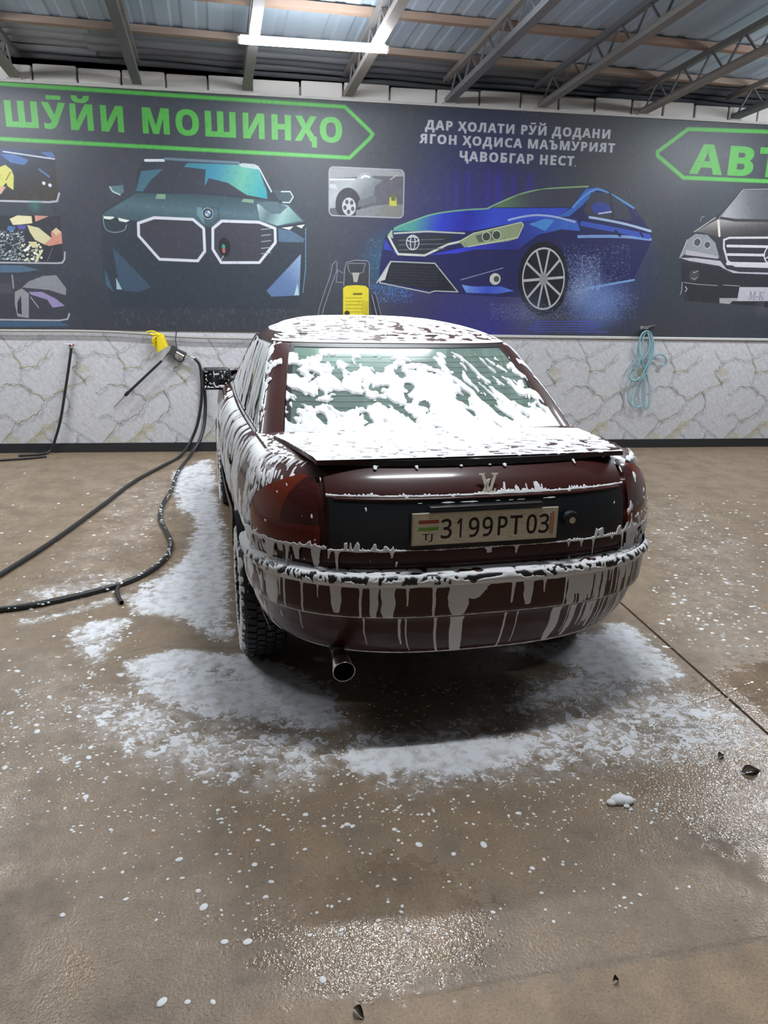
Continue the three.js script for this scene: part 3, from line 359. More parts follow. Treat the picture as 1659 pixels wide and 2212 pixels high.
    fill(f, [[385, 1720], [430, 1690], [560, 1680], [690, 1690], [735, 1730], [740, 2200], [385, 2200]], '#e2cf20'); fill(f, [[640, 1900], [735, 1900], [740, 2200], [640, 2200]], '#c9b818'); for (let k = 0; k < 7; k++) line(f, [[420, 1855 + k * 48], [645, 1855 + k * 48]], '#8f8412', 1.2); fill(f, [[520, 1790], [650, 1790], [645, 1815], [520, 1815]], '#5c5418'); { const [x, y] = f(440, 2065); g.beginPath(); g.arc(x, y, 5.5 * S, 0, 7); g.fillStyle = '#2c2a10'; g.fill(); }
    line(f, [[290, 1350], [240, 1400], [210, 1560], [150, 1720], [60, 2000], [40, 2120]], '#7f8694', 1.5); line(f, [[305, 1360], [300, 1480], [220, 1700], [120, 2000], [95, 2120]], '#7f8694', 1.5); line(f, [[310, 1480], [290, 1640], [390, 1645]], '#7f8694', 1.4); line(f, [[310, 1470], [385, 1520]], '#7f8694', 1.4); fill(f, [[745, 1820], [830, 1800], [910, 2120], [790, 2120]], '#1f2028'); line(f, [[780, 1820], [820, 1990], [850, 2110]], '#9aa0ac', 1.6); line(f, [[830, 1800], [910, 2110]], '#7f8694', 1.4);
  }
  for (let i = 0; i < 9000; i++) { g.fillStyle = r() > 0.5 ? 'rgba(255,255,255,0.022)' : 'rgba(0,0,0,0.05)'; const q = 2 + 9 * r(); g.fillRect(r() * W, r() * H, q, q * (0.6 + r())); }
  for (let i = 0; i < 150; i++) { const a = 600 * r(), b = 660 + 45 * r(); line(I, [[a + 240, b], [a + 240 + 2 * r(), b + 3 + 5 * r()]], 'rgba(150,150,160,0.25)', 0.8 + r()); }
  g.fillStyle = 'rgba(138,138,142,0.19)'; g.fillRect(0, 0, W, H);      // lens-flare haze painted in as an even pale veil over the print
  return canvasTexture(c);
}
const banner = thing('wall_banner', 'long dark vinyl banner printed with cars and green lettering over the marble wall', 'banner', [0, 0, 0]);
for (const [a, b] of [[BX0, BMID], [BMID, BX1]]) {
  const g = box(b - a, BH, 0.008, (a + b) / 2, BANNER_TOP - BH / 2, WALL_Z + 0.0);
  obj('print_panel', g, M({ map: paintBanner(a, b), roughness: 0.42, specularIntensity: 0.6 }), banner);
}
// ---------- roof: light trusses, purlins, sheets; tube lamps ----------
const AZ = -4.2 * Math.PI / 180, SLOPE = 0.045, SEAT = 3.25;
const TV = V3(Math.sin(AZ), 0, -Math.cos(AZ)), TU = V3(Math.cos(AZ), 0, Math.sin(AZ));      // along a truss to the wall; along a purlin
// a point of the roof: x where its truss meets the wall, d metres in from the wall, up above the truss's lower edge
const roofAt = (x, d, up) => V3(x, SEAT + SLOPE * d + up, WALL_Z).addScaledVector(TV, -d);
const trussMat = [M({ color: lin(0.25, 0.235, 0.23), roughness: 0.6, metalness: 0.2 }), M({ color: lin(0.30, 0.27, 0.25), roughness: 0.65 }), M({ color: lin(0.20, 0.20, 0.21), roughness: 0.6, metalness: 0.2 })];
const DEEP = 0.2, LONG = 12.4;
const T_OUT = 'grey welded steel roof truss over the side of the bay away from the tube lamp', TRUSSES = [[-3.07, T_OUT], [-2.13, 'grey roof truss landing on the wall above the framed wash pictures'], [-1.126, 'grey roof truss landing above the teal car print beside the lamp'], [-0.189, 'grey roof truss carrying the end of the tube lamp nearer the teal car print'], [0.71, 'grey roof truss carrying the end of the tube lamp nearer the white lettering'], [1.639, 'grey zigzag roof truss landing over the start of the white lettering'], [2.523, 'grey zigzag roof truss landing over the middle of the white lettering'], [3.532, 'grey zigzag roof truss landing over the point of the green arrow by the dark off-roader'], [4.48, 'grey zigzag roof truss landing over the big green letters above the off-roader'], [5.42, T_OUT]];
TRUSSES.forEach(([x, label], i) => {
  const t = thing('roof_truss', label, 'roof truss', [0, 0, 0], 0, 'roof trusses running to the back wall');
  obj('bottom_chord', bar(roofAt(x, -0.05, 0.0), roofAt(x, LONG, 0.0), 0.075, 0.045), trussMat[i % 3], t);
  obj('top_chord', bar(roofAt(x, -0.15, DEEP), roofAt(x, LONG, DEEP), 0.045, 0.045), trussMat[(i + 2) % 3], t);
  const n = 62, w = []; for (let k = 0; k < n; k++) { const a = k / n * LONG, b = (k + 1) / n * LONG; w.push(bar(roofAt(x, a, k % 2 ? DEEP : 0), roofAt(x, b, k % 2 ? 0 : DEEP), 0.014, 0.014)); }
  for (let k = 0; k < 12; k++) obj('brace', w[k], trussMat[2], t);
  obj('brace', w.slice(12), trussMat[2], t).userData.kind = 'stuff';
  if (i > 0 && i < 9) obj('seat_plate', box(0.12, 0.012, 0.14, x, SEAT - 0.03, WALL_Z - 0.05), trussMat[1], t);
});
const purlinMats = [[0.32, 0.24, 0.195], [0.34, 0.235, 0.18], [0.28, 0.225, 0.195]].map((c) => M({ color: lin(...c), roughness: 0.75 }));
[0.36, 1.12, 2.75, 3.9, 5.0, 6.2, 7.4, 8.6, 9.8, 11, 12.2].forEach((d, i) => {
  const a = roofAt(0.9, d, DEEP + 0.047), p = obj('roof_purlin', bar(a.clone().addScaledVector(TU, -7.2), a.clone().addScaledVector(TU, 7.2), 0.07, 0.05), purlinMats[i % 3]);
  tag(p, i === 0 ? 'dull rusty purlin lying on the trusses right at the back wall' : i === 1 ? 'orange rusty purlin crossing the trusses just above the tube lamp' : 'rusty purlin crossing the trusses beyond the tube lamp', 'purlin', i > 1 ? 'purlins under the roof sheets' : undefined);
});
const ceiling = structGroup('ceiling', 'pale corrugated metal roof sheets', 'ceiling');
{
  // profiled sheets: shallow ribs running down the slope
  const sheet = (x0, x1, d0, d1, up, rib) => {
    const n = Math.round((x1 - x0) / 0.02), pos = [], idx = [];
    const prof = (k) => { const f = ((k % 10) / 10); return (f < 0.1 || f > 0.4) ? 0 : rib; };
    for (let s = 0; s < 2; s++) for (let k = 0; k <= n; k++) { const x = x0 + (x1 - x0) * k / n, c = roofAt(0.9, s ? d1 : d0, up + prof(k)).addScaledVector(TU, x); pos.push(c.x, c.y, c.z); }
    for (let k = 0; k < n; k++) { const a = k, b = k + 1, c = n + 1 + k, d = n + 2 + k; idx.push(a, b, c, b, d, c); }
    const m = pos.length / 3, p2 = pos.slice(); for (let i = 0; i < m; i++) p2[i * 3 + 1] += 0.004;
    const id2 = []; for (let i = 0; i < idx.length; i += 3) id2.push(idx[i] + m, idx[i + 2] + m, idx[i + 1] + m);
    const g = new THREE.BufferGeometry(); g.setAttribute('position', new THREE.Float32BufferAttribute([...pos, ...p2], 3)); g.setIndex([...idx, ...id2]); const q = g.toNonIndexed(); q.computeVertexNormals(); q.setAttribute('uv', new THREE.Float32BufferAttribute(new Float32Array(q.attributes.position.count * 2), 2)); return q;
  };
  const mats = [[0.47, 0.57, 0.69], [0.50, 0.60, 0.71], [0.45, 0.555, 0.68]].map((c) => M({ color: lin(...c), roughness: 0.4, metalness: 0.15 }));
  let k = 0; for (let x = -7.6; x < 7.5; x += 1.9) for (const [d0, d1] of [[0.30, 4.3], [4.25, 8.4], [8.35, 12.9]]) obj('roof_sheet', sheet(x, x + 1.9, d0, d1, DEEP + 0.078 + 0.004 * (k % 2), 0.008), mats[k++ % 3], ceiling);
  // old sheets lapped lengthwise at the eaves, with rolled edges
  const old = [[0.28, 0.30, 0.34], [0.36, 0.375, 0.40], [0.22, 0.235, 0.27]].map((c) => M({ color: lin(...c), roughness: 0.6, metalness: 0.2 })), r = rng(31);
  for (let row = 0; row < 3; row++) for (let x = -7.2; x < 7.2; x += 2.4) {
    const d0 = 0.38 - row * 0.30, d1 = d0 - 0.34, nu = 16, nv = 8, pos = [], idx = [], lift = 0.01 * r(), ph = r() * 6;
    for (let j = 0; j <= nv; j++) for (let i = 0; i <= nu; i++) {
      const u = x + 2.45 * i / nu, d = lerp(d0, d1, j / nv) + (row === 2 && j === nv ? 0.05 * noise2(u * 2.1, row) : 0), wave = 0.014 * Math.cos(j / nv * Math.PI * 4) + 0.012 * noise2(u * 1.3 + ph, j * 0.4);
      const c = roofAt(0.9, d, DEEP + 0.06 + lift + wave - row * 0.012).addScaledVector(TU, u); pos.push(c.x, c.y, c.z);
    }
    for (let j = 0; j < nv; j++) for (let i = 0; i < nu; i++) { const a = j * (nu + 1) + i; idx.push(a, a + 1, a + nu + 1, a + 1, a + nu + 2, a + nu + 1); }
    const m = pos.length / 3, p2 = pos.slice(); for (let i = 0; i < m; i++) p2[i * 3 + 1] += 0.003;
    const g = new THREE.BufferGeometry(); g.setAttribute('position', new THREE.Float32BufferAttribute([...pos, ...p2], 3)); g.setIndex([...idx, ...idx.map((q) => q + m)]); g.computeVertexNormals();
    obj('eaves_sheet', g, old[(r() * 3) | 0], ceiling);
  }
}
const lampGlass = M({ color: 0xffffff, emissive: LAMP_COLOR, emissiveIntensity: LAMP_GLOW, roughness: 0.4 });
function tubeLamp(a, b, label, group, power = 1) {                   // a slim batten between two points under the trusses
  const mid = a.clone().add(b).multiplyScalar(0.5), dir = b.clone().sub(a), len = dir.length(), t = thing('tube_lamp', label, 'lamp', mid.toArray(), Math.atan2(-dir.z, dir.x), group);
  const prof = new THREE.CapsuleGeometry(0.024, len - 0.05, 6, 16).rotateZ(Math.PI / 2);
  obj('glowing_tube', prof, lampGlass, t);
  obj('housing', [rbox(len - 0.03, 0.016, 0.018, 0.006, 0, 0.028, 0)], MAT.white, t);
  for (const s of [-1, 1]) { obj('end_cap', new THREE.CylinderGeometry(0.026, 0.026, 0.014, 16).rotateZ(Math.PI / 2).translate(s * (len / 2 - 0.004), 0, 0), MAT.white, t); obj('hanger', rod(V3(s * (len / 2 - 0.09), 0.035, 0), V3(s * (len / 2 - 0.09), 0.075, 0), 0.008), MAT.white, t); }
  const l = new THREE.RectAreaLight(LAMP_COLOR, LAMP_RADIANCE * power, len - 0.04, 0.05); l.position.set(0, -0.027, 0); l.rotation.x = -Math.PI / 2; l.castShadow = true; t.add(l);
  return t;
}
const hang = (x, d) => roofAt(x, d, -0.085);
tubeLamp(hang(-0.31, 1.42), hang(0.76, 1.42), 'glowing white tube lamp hung under the trusses over the banner');
const others = 'tube lamps further along the roof';
for (const [x, d, power] of [[0.0, 2.95], [-0.1, 5.28], [4.25, 1.42], [-3.45, 1.42], [-3.75, 2.95, 0.6], [4.1, 2.95, 0.6]]) tubeLamp(hang(x, d), hang(x + 1.1, d), 'unseen tube lamp under the trusses out over the open bay, some added as fill', others, power);  // the last ones, out at the sides, are added to brighten floor and flank
// ---------- the car ----------
// own axes: x to its right, y up, Z forward from the rear plate; three.js z is -Z
const CAR = thing('sedan_car', 'dark maroon four-door sedan covered in white washing foam', 'car', [0.7097, 0, -2.3672], 0.0993);
const paint = M({ color: lin(0.052, 0.0115, 0.0092), roughness: 0.45, specularIntensity: 0.5, clearcoat: 0.5, clearcoatRoughness: 0.14 });
const paintDark = M({ color: lin(0.012, 0.014, 0.017), roughness: 0.28, clearcoat: 0.6, clearcoatRoughness: 0.1 });
const glassMat = M({ color: lin(0.62, 0.78, 0.70), roughness: 0.03, transmission: 1, thickness: 0, ior: 1.5 });
const foamMat = M({ color: lin(0.86, 0.87, 0.89), roughness: 0.62, specularIntensity: 0.35 });
const lampRed = M({ color: lin(0.15, 0.012, 0.009), roughness: 0.12, clearcoat: 1, clearcoatRoughness: 0.04 }), lampAmber = M({ color: lin(0.175, 0.024, 0.008), roughness: 0.12, clearcoat: 1, clearcoatRoughness: 0.04 }), lampSmoke = M({ color: lin(0.062, 0.010, 0.009), roughness: 0.12, clearcoat: 1, clearcoatRoughness: 0.04 });
function table(rows) {                                    // smooth curve through rows [y, a, b, ...]
  const n = rows.length, m = rows[0].length, tan = rows.map((r, i) => { const a = rows[Math.max(0, i - 1)], b = rows[Math.min(n - 1, i + 1)]; return r.map((_, k) => (b[k] - a[k]) / (b[0] - a[0] || 1)); });
  return (y) => {
    let i = 0; while (i < n - 2 && y > rows[i + 1][0]) i++;
    const a = rows[i], b = rows[i + 1], h = b[0] - a[0], t = clamp((y - a[0]) / h, 0, 1), t2 = t * t, t3 = t2 * t, out = [];
    for (let k = 1; k < m; k++) out.push((2 * t3 - 3 * t2 + 1) * a[k] + (t3 - 2 * t2 + t) * h * tan[i][k] + (-2 * t3 + 3 * t2) * b[k] + (t3 - t2) * h * tan[i + 1][k]);
    return out;
  };
}
// [height, half width, rear Z, corner depth, corner exponent, front Z]
const BODY = table([[0.22, 0.70, 0.12, 0.40, 2.8, 4.02], [0.36, 0.74, 0.05, 0.46, 2.9, 4.12], [0.48, 0.762, 0.02, 0.48, 3.0, 4.16], [0.60, 0.770, 0.005, 0.495, 3.0, 4.15], [0.65, 0.782, 0.0, 0.50, 3.0, 4.12], [0.70, 0.788, 0.0, 0.50, 3.0, 4.10], [0.80, 0.782, 0.012, 0.49, 3.0, 4.02], [0.87, 0.768, 0.032, 0.47, 2.9, 3.92], [0.915, 0.75, 0.062, 0.44, 2.8, 3.80], [0.945, 0.727, 0.096, 0.41, 2.7, 3.68], [0.962, 0.695, 0.122, 0.38, 2.6, 3.58]]);
const CABIN = table([[0.93, 0.715, 0.60, 0.22, 3.0, 3.36], [0.97, 0.700, 0.655, 0.22, 3.0, 3.27], [1.05, 0.678, 0.775, 0.22, 3.0, 3.11], [1.15, 0.647, 0.935, 0.22, 3.0, 2.91], [1.25, 0.612, 1.10, 0.22, 3.0, 2.70], [1.295, 0.590, 1.18, 0.24, 2.9, 2.60], [1.325, 0.560, 1.25, 0.28, 2.7, 2.51], [1.352, 0.51, 1.34, 0.34, 2.5, 2.42], [1.378, 0.42, 1.46, 0.40, 2.3, 2.32], [1.397, 0.27, 1.66, 0.36, 2.1, 2.22], [1.405, 0.03, 1.95, 0.05, 2.0, 2.08]]);
const BUMP = table([[0.300, 0.66, 0.030, 0.50, 2.7, 0], [0.33, 0.716, 0.005, 0.53, 2.75, 0], [0.40, 0.755, -0.018, 0.55, 2.8, 0], [0.468, 0.772, -0.036, 0.56, 2.8, 0], [0.480, 0.785, -0.050, 0.57, 2.85, 0], [0.52, 0.791, -0.056, 0.575, 2.85, 0], [0.598, 0.793, -0.060, 0.58, 2.85, 0]]);
const bulge = (Z, z0, z1) => 1 + (z1 > 2.9 ? 0.055 : 0.026) * Math.sin(Math.PI * clamp((Z - z0) / (z1 - z0), 0, 1));
// one loop of the plan at height y: q -1 .. 1 round the rear, 1 .. 2 along the side, 2 .. 3 round the nose
function plan(T, q, y, zSide = null) {
  const [w, zr, L, n, zf] = T(y), s = Math.sign(q) || 1, a = Math.abs(q), z0 = zr + L, lf = Math.min(0.6, 0.8 * Math.max(0.02, zf - z0)), z1 = zf - lf;
  if (a <= 1) { const f = a * Math.PI / 2, c = Math.max(0, Math.cos(f)), i = Math.max(0, Math.sin(f)); return [s * w * Math.pow(i, 2 / n), y, zr + L * (1 - Math.pow(c, 2 / n)) + 0.012 * Math.pow(i, 4 / n)]; }
  if (a <= 2) { const Z = zSide ?? lerp(z0, z1, a - 1); return [s * w * bulge(Z, z0, z1), y, Z + 0.012 * (2 - a)]; }
  const f = (3 - a) * Math.PI / 2, c = Math.max(0, Math.cos(f)), i = Math.max(0, Math.sin(f)); return [s * w * Math.pow(i, 2 / 2.6), y, zf - lf * (1 - Math.pow(c, 2 / 2.6))];
}
const qOf = (T, y, x) => { const [w, , , n] = T(y); return Math.asin(clamp(Math.pow(Math.abs(x) / w, n / 2), 0, 1)) / (Math.PI / 2) * Math.sign(x); };
function sideX(T, y, Z) { const [w, zr, L, n, zf] = T(y), z0 = zr + L, z1 = zf - Math.min(0.6, 0.8 * Math.max(0.02, zf - z0)); if (Z >= z0) return w * bulge(Z, z0, z1); const c = clamp(1 - (Z - zr) / L, 0, 1); return w * Math.pow(Math.max(0, 1 - Math.pow(c, n)), 1 / n); }
// a skin through fn(u, v): pushed out by off, its rim turned in by rim
function skin(fn, nu, nv, off = 0, rim = 0, flipTo = null) {
  const P = [], N = [], e = 1e-3, at = (u, v) => { const [x, y, Z] = fn(u, v); return V3(x, y, -Z); };
  for (let j = 0; j <= nv; j++) for (let i = 0; i <= nu; i++) {
    const u = i / nu, v = j / nv, p = at(u, v), du = at(Math.min(1, u + e), v).sub(at(Math.max(0, u - e), v)), dv = at(u, Math.min(1, v + e)).sub(at(u, Math.max(0, v - e)));
    let n = du.cross(dv); if (n.lengthSq() < 1e-16) n = p.clone().sub(flipTo ?? V3(0, 0.6, -clamp(-p.z, 0.9, 3.3))); n.normalize();
    const c = flipTo ?? V3(0, 0.62, -clamp(-p.z, 0.9, 3.3)); if (n.dot(p.clone().sub(c)) < 0) n.negate();
    P.push(p.addScaledVector(n, off)); N.push(n);
  }
  const pos = [], nor = [], uv = [], idx = [], W = nu + 1, id = (i, j) => j * W + i;
  P.forEach((p, k) => { pos.push(p.x, p.y, p.z); nor.push(N[k].x, N[k].y, N[k].z); uv.push((k % W) / nu, ((k / W) | 0) / nv); });
  const mid = id(nu >> 1, nv >> 1), t = P[mid + 1].clone().sub(P[mid]).cross(P[mid + W].clone().sub(P[mid])), fl = t.dot(N[mid]) < 0;
  const quad = (a, b, c, d) => fl ? idx.push(a, c, b, b, c, d) : idx.push(a, b, c, b, d, c);
  for (let j = 0; j < nv; j++) for (let i = 0; i < nu; i++) quad(id(i, j), id(i + 1, j), id(i, j + 1), id(i + 1, j + 1));
  if (rim) {
    const ring = []; for (let i = 0; i < nu; i++) ring.push([i, 0]); for (let j = 0; j < nv; j++) ring.push([nu, j]); for (let i = nu; i > 0; i--) ring.push([i, nv]); for (let j = nv; j > 0; j--) ring.push([0, j]);
    const b0 = pos.length / 3; ring.forEach(([i, j]) => { const k = id(i, j), p = P[k], n = N[k]; pos.push(p.x, p.y, p.z, p.x - n.x * rim, p.y - n.y * rim, p.z - n.z * rim); const o = p.clone().sub(P[mid]); o.addScaledVector(n, -o.dot(n)).normalize(); nor.push(o.x, o.y, o.z, o.x, o.y, o.z); uv.push(0, 0, 0, 0); });
    const m = ring.length; for (let k = 0; k < m; k++) { const a = b0 + k * 2, b = b0 + ((k + 1) % m) * 2; fl ? idx.push(a, b, a + 1, b, b + 1, a + 1) : idx.push(a, a + 1, b, b, a + 1, b + 1); }
  }
  const g = new THREE.BufferGeometry(); g.setAttribute('position', new THREE.Float32BufferAttribute(pos, 3)); g.setAttribute('normal', new THREE.Float32BufferAttribute(nor, 3)); g.setAttribute('uv', new THREE.Float32BufferAttribute(uv, 2)); g.setIndex(idx); return g;
}
// foam lying on a skin: height h(u, v, point) in metres; where it is not above 0 there is none
function foamOn(name, fn, nu, nv, h, parent, off = 0.001, ref = null) {
  const P = [], N = [], Hh = new Float32Array((nu + 1) * (nv + 1)), W = nu + 1, at = (u, v) => { const [x, y, Z] = fn(u, v); return V3(x, y, -Z); };
  for (let j = 0; j <= nv; j++) for (let i = 0; i <= nu; i++) P.push(at(i / nu, j / nv));
  for (let j = 0; j <= nv; j++) for (let i = 0; i <= nu; i++) {
    const k = j * W + i, a = P[j * W + Math.max(0, i - 1)], b = P[j * W + Math.min(nu, i + 1)], c = P[Math.max(0, j - 1) * W + i], d = P[Math.min(nv, j + 1) * W + i], n = b.clone().sub(a).cross(d.clone().sub(c)).normalize();
    if (n.dot(P[k].clone().sub(ref ?? V3(0, 0.62, -clamp(-P[k].z, 0.9, 3.3)))) < 0) n.negate(); N.push(n); Hh[k] = h(i / nu, j / nv, [P[k].x, P[k].y, -P[k].z]);
  }
  const pos = [], idx = [], map = new Map();
  const vert = (k) => { let q = map.get(k); if (q === undefined) { q = pos.length / 3; const t = Hh[k] > 0 ? off + Hh[k] : Math.max(-0.004, Hh[k] * 1.5) + off - 0.001; pos.push(P[k].x + N[k].x * t, P[k].y + N[k].y * t, P[k].z + N[k].z * t); map.set(k, q); } return q; };
  for (let j = 0; j < nv; j++) for (let i = 0; i < nu; i++) { const a = j * W + i, b = a + 1, c = a + W, d = c + 1; if (Hh[a] > 0 || Hh[b] > 0 || Hh[c] > 0 || Hh[d] > 0) { const n = P[b].clone().sub(P[a]).cross(P[c].clone().sub(P[a])); const q = [vert(a), vert(b), vert(c), vert(d)]; n.dot(N[a]) > 0 ? idx.push(q[0], q[1], q[2], q[1], q[3], q[2]) : idx.push(q[0], q[2], q[1], q[1], q[2], q[3]); } }
  const g = new THREE.BufferGeometry(); g.setAttribute('position', new THREE.Float32BufferAttribute(pos, 3)); g.setIndex(idx); g.computeVertexNormals();
  const m = obj(name, g, foamMat, parent); m.userData.kind = 'stuff'; return m;
}
const shoulder = (q, k) => { const p = plan(BODY, q, 0.962), in_ = 1 - k; return [p[0] * in_ * 0.98 + p[0] * 0.02 * in_, 0.962 + 0.023 * Math.sin(Math.min(1, k / 0.2) * Math.PI / 2), lerp(p[2], 1.9, k)]; };
// --- body shell: rear round the corners, sides with wheel arches, nose, shoulders ---
const AXLE_R = 0.82, AXLE_F = 3.34, TYRE_R = 0.29, ARCH = 0.335;
const sill = (Z) => { let y = 0.22; for (const a of [AXLE_R, AXLE_F]) { const d = Math.abs(Z - a); if (d < ARCH) y = Math.max(y, 0.29 + Math.sqrt(ARCH * ARCH - d * d)); } return y; };
{
  const parts = [skin((u, v) => plan(BODY, u * 2 - 1, lerp(0.36, 0.962, v)), 90, 40)];
  for (const s of [-1, 1]) {
    parts.push(skin((u, v) => { const Z = lerp(0.51, 3.4, u), y = lerp(sill(Z), 0.962, v); return [s * BODY(y)[0] * bulge(Z, 0.5, 3.5), y, Z]; }, 240, 34));
    parts.push(skin((u, v) => { const y = lerp(Math.max(0.22, sill(3.4) * (1 - u)), 0.962, v); const q = plan(BODY, s * (2 + u), y), z1 = BODY(y)[4] - 0.6; q[2] = 3.4 + (q[2] - z1) * (BODY(y)[4] - 3.4) / 0.6; return q; }, 40, 24));
  }
  // shoulders and decks closing the top
  parts.push(skin((u, v) => shoulder(u * 6 - 3, v * 0.97), 160, 14));
  obj('body_shell', parts, paint, CAR);
  // cabin frame: pillars and roof in one skin
  obj('roof', skin((u, v) => plan(CABIN, u * 6 - 3, lerp(1.292, 1.405, Math.pow(v, 0.8))), 200, 26, 0, 0), paint, CAR);
  for (const s of [-1, 1]) obj('rear_pillar', skin((u, v) => { const y = lerp(0.945, 1.296, v), [, zr, L] = CABIN(y), q0 = 0.60, ze = lerp(0.86, 1.34, Math.pow(clamp((y - 0.945) / 0.345, 0, 1), 1.1)), q1 = ze < zr + L ? 2 / Math.PI * Math.acos(Math.pow(clamp(1 - (ze - zr) / L, 0, 1), CABIN(y)[3] / 2)) : 1; const q = lerp(q0, q1, u), p = plan(CABIN, s * q, y); if (ze >= zr + L) { const k = sstep(0.8, 1, u); p[2] = lerp(p[2], ze, k); } return p; }, 30, 26, 0.002, 0.02), paint, CAR);
  const strip = (name, z0b, z1b, z0t, z1t, mat, yb = 0.945, yt = 1.296) => { for (const s of [-1, 1]) obj(name, skin((u, v) => { const y = lerp(yb, yt, v), Z = lerp(lerp(z0b, z0t, v), lerp(z1b, z1t, v), u); return [s * sideX(CABIN, y, Z), y, Z]; }, 6, 16, 0.001, 0.015), mat, CAR); };
  strip('door_pillar', 1.86, 1.93, 1.86, 1.92, MAT.blackPlastic); strip('front_pillar', 2.70, 2.80, 2.05, 2.20, paint);
  // belt moulding under the side windows
  for (const s of [-1, 1]) obj('belt_moulding', skin((u, v) => { const Z = lerp(0.84, 2.78, u), y = lerp(0.94, 0.968, v); return [s * sideX(CABIN, y, Z), y, Z]; }, 60, 4, 0.008, 0.012), MAT.blackPlastic, CAR);
}
// --- glass ---
const rearGlass = (u, v) => { const y = lerp(0.966, 1.298, v), q = lerp(-0.59, 0.59, u); return plan(CABIN, q, y); };
const rearPane = obj('rear_window', skin(rearGlass, 40, 24, 0.001, 0.004), M({ color: lin(0.36, 0.50, 0.43), roughness: 0.12, transmission: 0.62, thickness: 0, ior: 1.5 }), CAR); rearPane.userData.label = 'green-tinted soapy rear window under foam';
{ // black border and heater lines
  const rim = [[0, 1, 0, 0.045], [0, 1, 0.955, 1], [0, 0.035, 0, 1], [0.965, 1, 0, 1]].map(([a, b, c, d]) => skin((u, v) => rearGlass(lerp(a, b, u), lerp(c, d, v)), 24, 24, 0.004, 0.006));
  obj('window_seal', rim, MAT.blackRubber, rearPane);
  const wires = []; for (let k = 0; k < 13; k++) { const y0 = 0.1 + k * 0.062; wires.push(skin((u, v) => rearGlass(lerp(0.06, 0.94, u), y0 + 0.0035 * v), 24, 1, 0.0022)); }
  obj('heater_wires', wires, M({ color: lin(0.05, 0.03, 0.025), roughness: 0.6 }), rearPane).userData.kind = 'stuff';
}
const sideGlass = (s, za, zb, zc, zd) => (u, v) => { const y = lerp(0.962, 1.290, v), Z = lerp(lerp(za, zc, v), lerp(zb, zd, v), u); return [s * sideX(CABIN, y, Z), y, Z]; };
for (const s of [-1, 1]) {
  obj('side_window', skin(sideGlass(s, 0.86, 1.87, 1.33, 1.87), 24, 16, -0.004, 0.004), glassMat, CAR);
  obj('side_window', skin(sideGlass(s, 1.92, 2.76, 1.91, 2.14), 24, 16, -0.004, 0.004), glassMat, CAR);
  for (const [za, zb, zc, zd, e] of [[0.86, 1.87, 1.33, 1.87, 0], [1.92, 2.76, 1.91, 2.14, 0]]) { const f = sideGlass(s, za, zb, zc, zd); obj('window_seal', [[0, 1, 0.95, 1], [0, 0.03, 0, 1], [0.97, 1, 0, 1]].map(([a, b, c, d]) => skin((u, v) => f(lerp(a, b, u), lerp(c, d, v)), 16, 12, 0.001, 0.008)), MAT.blackRubber, CAR); }
}
obj('windshield', skin((u, v) => plan(CABIN, (u < 0.5 ? lerp(2.35, 3, u * 2) : lerp(-3, -2.35, u * 2 - 1)), lerp(0.96, 1.293, v)), 40, 16, 0, 0.004), glassMat, CAR);
// --- inside: shelf, seats, lining, dashboard ---
{
  const grey = M({ color: lin(0.20, 0.21, 0.20), roughness: 0.9 });
  obj('parcel_shelf', [box(1.22, 0.02, 0.42, 0, 0.945, -0.90)], M({ color: lin(0.16, 0.165, 0.16), roughness: 0.9 }), CAR);
  for (const [x, Z, w] of [[-0.3, 1.22, 0.56], [0.3, 1.22, 0.56], [-0.34, 2.16, 0.46], [0.34, 2.16, 0.46]]) { const st = obj('seat', [rbox(w, 0.52, 0.13, 0.05, x, 0.74, -Z), rbox(w, 0.14, 0.46, 0.05, x, 0.45, -(Z + 0.28))], grey, CAR); obj('headrest', rbox(0.26, 0.16, 0.09, 0.04, x, 1.07, -(Z - 0.02)), grey, st); }
  obj('roof_lining', skin((u, v) => { const p = plan(CABIN, u * 6 - 3, lerp(1.30, 1.395, v)); return [p[0] * 0.97, p[1] - 0.018, p[2]]; }, 80, 10), M({ color: lin(0.32, 0.33, 0.31), roughness: 0.95 }), CAR);
  obj('dashboard', [rbox(1.25, 0.2, 0.4, 0.05, 0, 0.84, -3.0)], MAT.blackPlastic, CAR);
  obj('cabin_floor', [box(1.3, 0.04, 2.5, 0, 0.30, -2.0), box(1.3, 0.5, 0.03, 0, 0.62, -1.02)], MAT.blackPlastic, CAR);
  obj('underbody', [box(1.02, 0.20, 3.5, 0, 0.29, -2.1), box(1.0, 0.16, 0.30, 0, 0.42, -0.28), box(1.3, 0.06, 0.07, 0, 0.27, -0.82), box(1.36, 0.14, 1.6, 0, 0.32, -2.05)], M({ color: lin(0.012, 0.012, 0.013), roughness: 0.85 }), CAR);
  for (const s of [-1, 1]) for (const a of [AXLE_R, AXLE_F]) obj('wheel_liner', new THREE.CylinderGeometry(ARCH - 0.01, ARCH - 0.01, 0.26, 32, 1, true, 0.95, Math.PI - 1.2).rotateZ(Math.PI / 2).rotateX(Math.PI / 2 * 0).translate(s * 0.68, 0.30, -a), M({ color: lin(0.014, 0.014, 0.015), roughness: 0.9, side: THREE.DoubleSide }), CAR);
}
